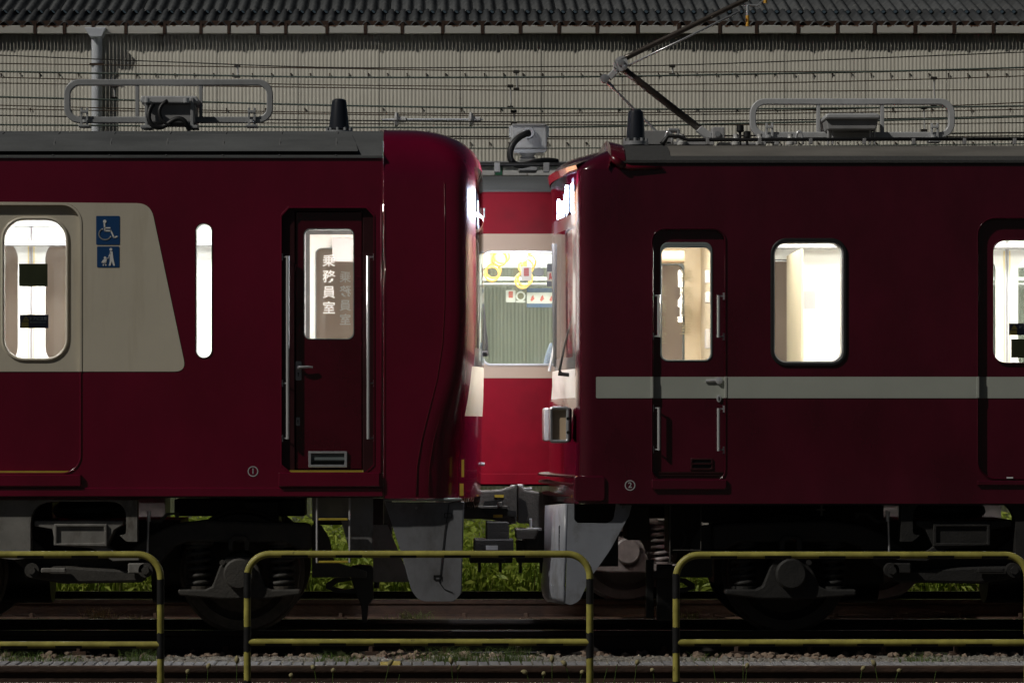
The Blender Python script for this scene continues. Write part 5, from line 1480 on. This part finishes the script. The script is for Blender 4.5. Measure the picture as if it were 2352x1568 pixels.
# pantograph
YP = 25.95
pn = MB().tube([W(1424, 148, YP), W(1440, 166, YP), W(1612, 300, YP)], [.022, .027, .027], 14).build('pantograph', 'panto_brown', RT, smooth=True)
def PP(mb, nm, m, **kw): return sub(mb.build(nm, m, RT, **kw), pn)
PP(MB().prism([(wx(a, YP), wz(b, YP)) for a, b in ((1598, 302), (1610, 290), (1634, 306), (1634, 318), (1622, 319))], YP-.04, YP+.04), 'arm_socket', 'alu_light', bevel=.006)
PP(MB().pbox(1634, 294, 1662, 320, YP-.08, YP+.08, YP), 'pivot_block', 'silver_paint', bevel=.006)
PP(MB().lathe([(.005, -.01), (.022, -.01), (.022, .01)], W(1648, 308, YP-.08), 'Y', 16), 'pivot_pin', 'silver', smooth=40)
PP(MB().tube([W(1424, 140, YP), W(1450, 127, YP), W(1704, 4, YP), W(1760, -22, YP)], [.024, .021, .019, .015], 14), 'upper_arm', 'panto_brown', smooth=True)
PP(MB().prism(roundpoly([(wx(a, YP), wz(b, YP)) for a, b in ((1408, 150), (1414, 134), (1432, 128), (1442, 140), (1440, 158), (1430, 166), (1412, 164))], .03, 4), YP-.05, YP+.05), 'knee_joint', 'alu_light', bevel=.006)
PP(MB().lathe([(.004, -.015), (.026, -.012), (.028, .02)], W(1426, 144, YP-.05), 'Y', 18).lathe([(.004, -.015), (.020, -.012), (.022, .02)], W(1434, 155, YP-.05), 'Y', 16), 'knee_pin', 'silver', smooth=40)
PP(MB().prism([(wx(a, YP), wz(b, YP)) for a, b in ((1410, 158), (1422, 166), (1404, 184), (1391, 180), (1396, 172))], YP-.03, YP+.03), 'knee_lever', 'alu_light', bevel=.005)
PP(MB().lathe([(.004, -.02), (.032, -.016), (.034, .03)], W(1389, 181, YP-.02), 'Y', 18), 'lever_pin', 'silver', smooth=40)
PP(MB().tube([W(1390, 184, YP), W(1406, 200, YP), W(1410, 204, YP), W(1505, 300, YP), W(1512, 306, YP)], [.013, .016, .009, .010, .010], 8), 'thrust_rod', 'silver', smooth=True)
PP(MB().tube([W(1440, 152, YP-.04), W(1560, 95, YP-.04), W(1700, 26, YP-.04)], .008, 8), 'balance_rod', 'silver', smooth=True)
PP(MB().tube([W(1690, 8, YP), W(1717, 12, YP), W(1740, 14, YP), W(1757, -2, YP)], .008, 8), 'head_spring', 'silver', smooth=True)
PP(MB().cyl(W(1717, 12, YP), W(1717, 60, YP), .011, n=12), 'horn_rod', 'chrome', smooth=40)
PP(MB().cyl(W(1717, 36, YP), W(1717, 61, YP), .0135, n=12).cyl(W(1758, -14, YP), W(1758, 8, YP), .0135, n=12), 'horn_tip', 'ring_yellow', smooth=40)
# underside
MB().box(lx(1424), X1R, YS+.05, YF-.05, lz(1160), ZFLOOR-.06).build('underframe', 'black', RT)
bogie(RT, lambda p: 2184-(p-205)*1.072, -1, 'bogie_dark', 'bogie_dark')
# white cover plate of the hanger is lighter than the bogie
skp = roundpoly([(wx(a, 25.1), wz(b, 25.1)) for a, b in ((1304, 1156), (1318, 1156), (1318, 1192), (1326, 1200), (1396, 1200), (1408, 1192), (1414, 1156), (1450, 1156), (1444, 1182), (1400, 1262), (1352, 1330), (1342, 1352), (1330, 1378), (1310, 1388), (1298, 1384))],
                [0, 0, .01, .01, .02, .02, 0, 0, .01, .04, .03, .03, .03, .02, 0], 4)
so = panel('front_skirt', skp, [], 25.02, 25.06, 'skirt', RT, bevel=.015)
fs = MB(); 
ff = [(1256, 1160), (1254, 1260), (1248, 1340), (1252, 1366), (1262, 1378)]
bk = [(1304, 1156), (1302, 1260), (1298, 1340), (1298, 1370), (1300, 1385)]
for (a, b), (c, d) in zip(ff, bk):
    fs.v += [tuple(W(c, d, 25.03)), tuple(W(a+6, b, 25.6)), tuple(W(a, b, YA))]
fs.f = [(3*i+j, 3*i+j+1, 3*i+j+4, 3*i+j+3) for i in range(4) for j in range(2)]
wo = weld(fs, 'skirt_front_face', 'skirt', RT, smooth=60); sub(wo, so)
wo.modifiers.new('t', 'SOLIDIFY').thickness = .02
vg = MB().prism(prr(1283, 1205, 1302, 1292, 3, 25.2, 3), 25.17, 25.19)
vo = sub(vg.build('vent_grille', 'black', RT), so)
for k in range(7): sub(MB().pbox(1284, 1214+k*11, 1301, 1216+k*11, 25.16, 25.172, 25.2).build('louvre', 'under_grey', RT), so)
sub(MB().cyl(W(1432, 1163, 25.01), W(1432, 1163, 25.03), .013, n=6).build('bolt', 'under_grey', RT), so)
MB().pbox(1322, 1158, 1420, 1300, 25.9, 25.95, 25.9).build('inner_skirt', 'black', RT)
for (a, b, c, d, y) in ((1440, 1160, 1492, 1240, 25.5), (1536, 1160, 1612, 1270, 25.6), (1612, 1160, 1700, 1200, 25.5), (1640, 1160, 2030, 1340, 25.75), (1470, 1158, 1640, 1190, 26.3)):
    MB().pbox(a, b, c, d, y, y+.5, y).build('underfloor_equipment', 'bogie_dark', RT, bevel=.012)
MB().pbox(1484, 1285, 1502, 1420, 25.55, 25.6, 25.55).build('lifeguard', 'black', RT, bevel=.005)
MB().pbox(1508, 1295, 1545, 1425, 25.45, 25.5, 25.45).build('mud_guard', 'black', RT, bevel=.01)
MB().tube([W(1539, 1158, 25.1), W(1539, 1292, 25.1)], .006, 6).tube([W(1610, 1158, 25.1), W(1610, 1260, 25.1), W(1610, 1263, 25.1), W(1545, 1263, 25.1)], .005, 6).build('conduit', 'bogie', RT)
MB().tube([W(1567, 1215, 25.3), W(1574, 1230, 25.3), W(1572, 1250, 25.3), W(1562, 1262, 25.3)], .007, 6).build('hose', 'rubber', RT, smooth=True)
MB().cyl(W(1895, 1170, 25.5), W(1875, 1170, 25.5), .006).cyl(W(1887, 1160, 25.5), W(1887, 1184, 25.5), .008).build('cock_handle', 'silver_paint', RT)
# coupler, right half
cr = MB().pprism([(1188, 1112), (1194, 1114), (1204, 1124), (1240, 1130), (1330, 1134), (1330, 1215), (1250, 1215), (1235, 1220), (1212, 1200), (1188, 1200)], YC-.15, YC+.15, YC).build('coupler', 'bogie', RT, bevel=.012)
sub(MB().pprism([(1190, 1140), (1206, 1150), (1212, 1180), (1205, 1200), (1190, 1200)], YC-.165, YC-.149, YC).build('coupler_recess', 'black', RT), cr)
sub(MB().pbox(1202, 1119, 1222, 1124, YC-.1, YC, YC).pbox(1202, 1125, 1224, 1129, YC-.1, YC, YC).pbox(1188, 1112, 1201, 1122, YC-.1, YC+.1, YC).build('coupler_pin', 'silver', RT, bevel=.004), cr)
sub(MB().pprism([(1182, 1212), (1236, 1212), (1226, 1236), (1184, 1236)], YC-.24, YC+.1, YC).build('electric_coupler', 'bogie', RT, bevel=.008), cr)
sub(MB().pbox(1205, 1216, 1262, 1272, YC-.2, YC+.2, YC).pbox(1186, 1240, 1264, 1290, YC-.15, YC+.2, YC).build('electric_coupler', 'bogie_dark', RT, bevel=.008), cr)
sub(MB().cyl(W(1219, 1190, YC-.2), W(1219, 1212, YC-.2), .010).pbox(1206, 1210, 1242, 1216, YC-.22, YC-.1, YC).build('coupler_fitting', 'silver', RT, bevel=.003), cr)
for a in (1192, 1240): sub(MB().pbox(a, 1288, a+6, 1314, YC-.1, YC+.1, YC).build('stay', 'black', RT), cr)
sub(MB().cyl(W(1255, 1260, YC-.3), W(1268, 1256, YC-.3), .045).cyl(W(1262, 1248, YC-.3), W(1262, 1275, YC-.3), .03).build('air_hose_cock', 'silver', RT, smooth=40), cr)

# ------------------------------------------------------------------ far train
YS2, YF2 = YB-1.4, YB+1.4
fx2 = lambda p: wx(p, YS2)
fz2 = lambda p: wz(p, YS2)
FT = thing('train_car', 'bright red train with cream window band seen through the gap between the facing trains', 'train', (.5, YB, 0), 'trains standing in the yard')
X0F, X1F = -9.0, 12.0
def fw(a, b): return prr(a, 577, b, 838, 16, YS2, 5)
holesF = [fw(1110, 1420), fw(300, 640), fw(-620, -160), fw(2160, 2640)]
outF = [(X0F, fz2(440)), (X1F, fz2(440)), (X1F, fz2(1112)), (X0F, fz2(1112))]
for y0, y1, m in ((YS2, YS2+.05, 'red_far_gaplit'), (YF2-.05, YF2, 'red_far_gaplit'), (YS2+.10, YS2+.105, 'inner_white'), (YF2-.105, YF2-.10, 'inner_white')):
    panel('side_wall' if m == 'red_far_gaplit' else 'wall_lining', outF, holesF, y0, y1, m, FT)
panel('cream_panel', [(X0F, fz2(537)), (X1F, fz2(537)), (X1F, fz2(868)), (X0F, fz2(868))], holesF, YS2-.0035, YS2+.002, 'cream_far_gaplit', FT)
for h in holesF:
    for ya, yb in ((YS2-.01, YS2+.11), (YF2-.11, YF2+.01)):
        w = reveal(h, ya, yb, 'silver_paint', 'window', FT)
        cx = sum(p[0] for p in h)/len(h); cz = sum(p[1] for p in h)/len(h)
        i2 = [(cx+(x-cx)*.992, cz+(z-cz)*.975) for x, z in h]
        sub(MB().ring(h, i2, ya+.01, yb-.01).build('window_frame', 'silver', FT, smooth=40), w)
        mb = MB(); mb.add([(x, (ya+yb)/2, z) for x, z in h], [tuple(range(len(h)))])
        sub(mb.build('window_pane', 'glass_dusty', FT, fix=False), w)
for a in (700, 1000, 1700, 2100):
    pass
MB().box(X0F, X1F, YS2-.008, YS2+.02, fz2(1112), fz2(1087)).build('sill_band', 'red_far_gaplit', FT, bevel=.006)
hf = [(YS2-.01, fz2(441)), (YS2-.01, fz2(436)), (YS2+.05, 3.56), (YS2+.15, 3.615), (YS2+.4, 3.655), (YS2+.85, 3.68), (YB, 3.69)]
roof(FT, mirror_prof(hf, YB), X0F, X1F, 'roof_grey')
MB().box(X0F, X1F, YS2+.06, YF2-.06, ZFLOOR-.05, ZFLOOR).build('interior_floor', 'inner_floor', FT)
MB().box(X0F, X1F, YS2+.06, YF2-.06, 3.17, 3.20).build('interior_ceiling', 'inner_white', FT)
for s in (-.62, .62): MB().box(X0F, X1F, YB+s-.12, YB+s+.12, 3.09, 3.166).build('ceiling_light', 'tube_far', FT)
for x in (X0F, X1F-.02): MB().box(x, x+.02, YS2+.06, YF2-.06, ZFLOOR, 3.17).build('end_wall', 'inner_white', FT)
MB().box(X0F, X1F, YF2-.45, YF2-.12, 2.80, 2.815).build('luggage_rack', 'box_grey', FT)
MB().box(X0F, X1F, YF2-.42, YF2-.40, 2.84, 2.87).build('luggage_rail', 'silver', FT)
MB().box(fx2(1060), fx2(1690), YS2+.13, YS2+.58, 1.40, 1.58).box(fx2(1060), fx2(1690), YS2+.13, YS2+.22, 1.58, 1.92).build('bench_seat', 'seat_cloth', FT, bevel=.04)
# hanging grab rings
def grab_ring(px, py, Y, tilt, r=28):
    s = Y/F; c = W(px, py, Y)
    pts = [(c.x+r*s*math.cos(t*.314), c.y+r*s*math.cos(t*.314)*tilt, c.z+r*s*math.sin(t*.314)) for t in range(20)]
    MB().tube(pts, .0105, 8, closed=True).box(c.x-.018, c.x+.018, c.y-.006, c.y+.006, c.z+r*s-.01, 3.08).build('grab_ring', 'ring_yellow', FT, smooth=40)
for px, py, Y, t in ((1147, 594, 30.3, .25), (1153, 588, 30.5, -.2), (1130, 629, 31.7, .2), (1133, 622, 31.5, -.25), (1214, 602, 30.3, -.3), (1208, 612, 30.5, .2), (1200, 645, 31.6, .3), (1206, 640, 31.4, -.2)):
    grab_ring(px, py, Y, t, 16.5)
for s in (-.45, .45): MB().cyl((X0F, YB+s, 3.07), (X1F, YB+s, 3.07), .014, n=8).build('strap_rail', 'silver', FT, smooth=40)
# stickers on the panes
def stick(a, b, c, d, m, y, nm='notice_sticker', r=2):
    return MB().prism(prr(a, b, c, d, r, y, 3), y-.001, y+.001).build(nm, m, FT)
yn = YS2+.045
st = stick(1197, 612, 1221, 645, 'cream', yn); sub(stick(1203, 615, 1215, 634, 'sticker_red', yn-.002, 'symbol', 1), st)
st = stick(1162, 666, 1184, 694, 'sign_white', YF2-.05); sub(stick(1168, 669, 1178, 684, 'sticker_red', YF2-.053, 'symbol', 1), st)
st = MB().lathe([(.004, -.001), (.042, -.001), (.042, .001)], W(1238, 625, yn), 'Y', 24).build('notice_sticker', 'sticker_green', FT)
st = MB().lathe([(.004, -.001), (.045, -.001), (.045, .001)], W(1196, 680, YF2-.05), 'Y', 24).build('notice_sticker', 'sign_white', FT)
sub(MB().lathe([(.004, -.001), (.03, -.001), (.03, .001)], W(1196, 680, YF2-.053), 'Y', 20).build('symbol', 'sticker_amber', FT), st)
stick(1185, 690.5, 1207, 694.5, 'sign_white', YF2-.05)
st = stick(1256, 605, 1290, 658, 'sticker_dark', yn); sub(stick(1257, 624, 1289, 646, 'cream', yn-.002, 'symbol', 0.5), st)
sub(MB().pprism([(1262, 628), (1266, 626), (1266, 634), (1271, 638), (1270, 644), (1264, 640), (1260, 644)], yn-.005, yn-.003, yn).build('figure', 'sticker_red', FT), st)
st = stick(1210, 672, 1300, 697, 'sign_white', YF2-.05)
sub(stick(1210, 662, 1300, 671, 'sign_blue', YF2-.053, 'symbol', .5), st); sub(stick(1210, 697, 1300, 706, 'sign_blue', YF2-.053, 'symbol', .5), st)
for a in (1218, 1240, 1262): sub(MB().pprism([(a, 690), (a+3, 681), (a+7, 677), (a+8, 682), (a+10, 686), (a+4, 692)], YF2-.055, YF2-.0535, YF2-.05).build('figure', 'sticker_red', FT), st)
# roof box between the trains
eb = MB().pbox(1174, 286, 1257, 342, YB-.25, YB+.2, YB-.25).build('roof_box', 'alu_light', FT, bevel=.014)
sub(MB().pbox(1176, 284, 1255, 291, YB-.26, YB+.21, YB-.25).build('lid', 'box_grey', FT, bevel=.01), eb)
for a in (1171, 1258): sub(MB().pbox(a-2, 289, a+3, 316, YB-.2, YB-.12, YB-.2).build('toggle', 'chrome', FT, bevel=.004), eb)
sub(MB().lathe([(.03, -.03), (.05, -.03), (.055, -.01), (.055, .01)], W(1214, 305, YB-.26), 'Y', 20).build('cable_gland', 'silver', FT, smooth=40), eb)
sub(MB().tube(bez(W(1216, 305, YB-.30), W(1165, 318, YB-.4), W(1158, 376, YB-.4), W(1192, 380, YB-.35))+bez(W(1192, 380, YB-.35), W(1215, 383, YB-.35), W(1230, 362, YB-.3), W(1280, 372, YB-.2))[1:], .028, 10).build('cable', 'rubber', FT, smooth=True), eb)
sub(MB().lathe([(.05, 0), (.075, .015), (.05, .03), (.078, .05), (.05, .065), (.074, .085), (.05, .10), (.06, .13), (.03, .15)], W(1212, 366, YB-.1), 'Z', 20).build('insulator', 'porcelain', FT, smooth=50), eb)
sub(MB().pbox(1192, 366, 1234, 394, YB-.2, YB+.1, YB-.1).pbox(1240, 338, 1246, 350, YB-.2, YB-.16, YB-.1).build('pedestal', 'box_grey', FT, bevel=.008), eb)
sub(MB().prism([(wx(a, YB-.2), wz(b, YB-.2)) for a, b in ((1176, 342), (1258, 342), (1250, 352), (1182, 352))], YB-.2, YB+.1).build('tray', 'chrome', FT, bevel=.004), eb)
MB().tube([(X0F, YB-.6, wz(378, YB-.6)), (X1F, YB-.6, wz(378, YB-.6))], .018, 8).build('roof_cable', 'rubber', FT, smooth=True)
for a in (900, 1142, 1255, 1500): MB().pbox(a-7, 374, a+7, 396, YB-.64, YB-.56, YB-.6).build('cable_clamp', 'box_grey', FT, bevel=.006)
# underside and bogie
MB().box(X0F, X1F, YS2+.05, YF2-.05, fz2(1116), ZFLOOR-.06).build('underframe', 'black', FT)
def bog2():
    kk = 30.26/25.6
    cxx = wx(1435, 30.26)
    # this bogie's template plate x so that its left axle stands at cxx
    return lambda p: PX0 + (cxx + (p+140)*.00315)*F/25.25
bogie(FT, bog2(), 1, 'wheel_far', 'wheel_far', yc=YB, light=True)
for (a, b, c, d, y) in ((-300, 1118, 380, 1230, 29.9), (480, 1118, 700, 1160, 30.2), (2000, 1118, 2300, 1240, 29.9)):
    MB().pbox(a, b, c, d, y, y+.6, y).build('underfloor_equipment', 'wheel_far', FT, bevel=.01)

# person sitting with the back to the far train's window
def person():
    bx, by = wx(1322, YS2+.35), YS2+.36
    zf = ZFLOOR
    t = thing('person', 'person in a blue patterned shirt sitting by the far train\'s window', 'person', (bx, by, zf))
    def skin(name, pts, edges, rad, m):
        me = bpy.data.meshes.new(name); me.from_pydata([Vector(p)+Vector((bx, by, zf)) for p in pts], edges, [])
        o = bpy.data.objects.new(name, me); COL.objects.link(o)
        md = o.modifiers.new('skin', 'SKIN'); md.use_smooth_shade = True
        for i, r in enumerate(rad): me.skin_vertices[0].data[i].radius = r if isinstance(r, tuple) else (r, r)
        me.skin_vertices[0].data[0].use_root = True
        o.modifiers.new('sub', 'SUBSURF').render_levels = 2
        o.modifiers['sub'].levels = 1
        me.materials.append(MAT[m]); o.parent = t; o.location = -t.location
        return o
    # body: neck, head and both arms to the fingers, one surface
    skin('body', [(0, 0, .50), (0, -.02, .75), (0, -.03, 1.0), (0, 0, 1.12), (0, .02, 1.22), (0, .03, 1.34), (.17, -.02, 1.02), (.21, .08, .78), (.15, .28, .68), (.12, .36, .66), (-.17, -.02, 1.02), (-.21, .08, .78), (-.15, .28, .68), (-.12, .36, .66)],
         [(0, 1), (1, 2), (2, 3), (3, 4), (4, 5), (2, 6), (6, 7), (7, 8), (8, 9), (2, 10), (10, 11), (11, 12), (12, 13)],
         [.10, .10, .09, .05, .085, .07, .045, .035, .028, .02, .045, .035, .028, .02], 'skin')
    skin('shirt', [(0, 0, .48), (0, -.02, .72), (0, -.04, .96), (0, -.02, 1.06), (.19, -.03, 1.03), (.225, .06, .84), (-.19, -.03, 1.03), (-.225, .06, .84)],
         [(0, 1), (1, 2), (2, 3), (2, 4), (4, 5), (2, 6), (6, 7)], [(.17, .13), (.165, .12), (.17, .115), (.075, .07), .075, .065, .075, .065], 'shirt')
    skin('trousers', [(0, 0, .44), (.10, .08, .45), (.13, .46, .47), (.13, .48, .08), (.13, .60, .03), (-.10, .08, .45), (-.13, .46, .47), (-.13, .48, .08), (-.13, .60, .03)],
         [(0, 1), (1, 2), (2, 3), (3, 4), (0, 5), (5, 6), (6, 7), (7, 8)], [.13, .085, .065, .045, .04, .085, .065, .045, .04], 'trousers')
    skin('hair', [(0, -.005, 1.24), (0, .0, 1.33), (0, .03, 1.385)], [(0, 1), (1, 2)], [.088, .09, .06], 'hair')
person()

# ------------------------------------------------------------------ yellow and black tube barriers
YQ = 19.4
def barrier(x0, x1, ytop, ybar, label, slope=0.0, marks=()):
    t = thing('tube_barrier', label, 'barrier', (wx((x0+x1)/2, YQ), YQ, -.16), 'yellow and black barriers along the track')
    r = .0198; rb = .125
    X0, X1 = wx(x0, YQ)+r, wx(x1, YQ)-r
    zt = wz(ytop, YQ); zm = wz(ybar, YQ)
    pts = [(X0, YQ, -.30), (X0, YQ, .0), (X0, YQ, zt-rb)]
    for k in range(1, 9):
        a = math.pi/2*k/8; pts.append((X0+rb*(1-math.cos(a)), YQ, zt-rb+rb*math.sin(a)))
    for k in range(0, 9):
        a = math.pi/2*k/8; pts.append((X1-rb*(1-math.cos(math.pi/2-a)), YQ, zt-rb+rb*math.sin(math.pi/2-a)))
    pts += [(X1, YQ, .0), (X1, YQ, -.30)]
    MB().tube(pts, r, 20).build('frame_tube', 'yellow_rail', t, smooth=True)
    MB().cyl((X0, YQ, zm), (X1, YQ, zm), .0195, n=20).build('lower_rail', 'yellow_rail', t, smooth=40)
    # black paint bands: full rings on the posts, worn half rings under the rails
    def half(xa, xb, z, rr, a0=180, a1=360):
        mb = MB(); n = 9
        for x in (xa, xb):
            for k in range(n):
                a = R(a0+(a1-a0)*k/(n-1)); mb.v.append((x, YQ+rr*math.cos(a), z+rr*math.sin(a)))
        mb.f = [(k, k+1, n+k+1, n+k) for k in range(n-1)]
        return mb.build('black_band', 'black_paint', t, smooth=True, fix=False)
    L = X1-X0
    nb = 6
    step = .302
    xa = X0+.19
    while xa+.12 < X1-.10:
        half(xa, xa+.148, zt, r+.0012, 190+random.uniform(-5, 7), 350)
        xa += step
    xa = X0+.10
    while xa+.12 < X1-.06:
        half(xa, xa+.148, zm, .0195+.0012, 192+random.uniform(-5, 7), 350)
        xa += step
    for X, ph in ((X0, 0), (X1, .035)):
        z = zt-.102-ph
        first_ = True
        while z > -.25:
            h = .14
            a0 = random.uniform(120, 200); sw = random.uniform(150, 330); mb = MB(); n_ = 14; rr = r+.0012
            for zz in (z, z-h):
                for q_ in range(n_+1):
                    aa = R(a0+sw*q_/n_); mb.v.append((X+rr*math.cos(aa), YQ+rr*math.sin(aa), zz+random.uniform(-.004, .004)))
            mb.f = [(q_, q_+1, n_+2+q_, n_+1+q_) for q_ in range(n_)]
            mb.build('black_band', 'black_paint', t, smooth=True, fix=False)
            z -= .30
barrier(-420, 377, 1273, 1480, 'yellow tube barrier cut off by the left edge of the picture')
barrier(560, 1363, 1272, 1474, 'middle yellow and black tube barrier in front of the gap')
barrier(1545, 2368, 1274, 1475, 'yellow tube barrier at the right below the maroon train')
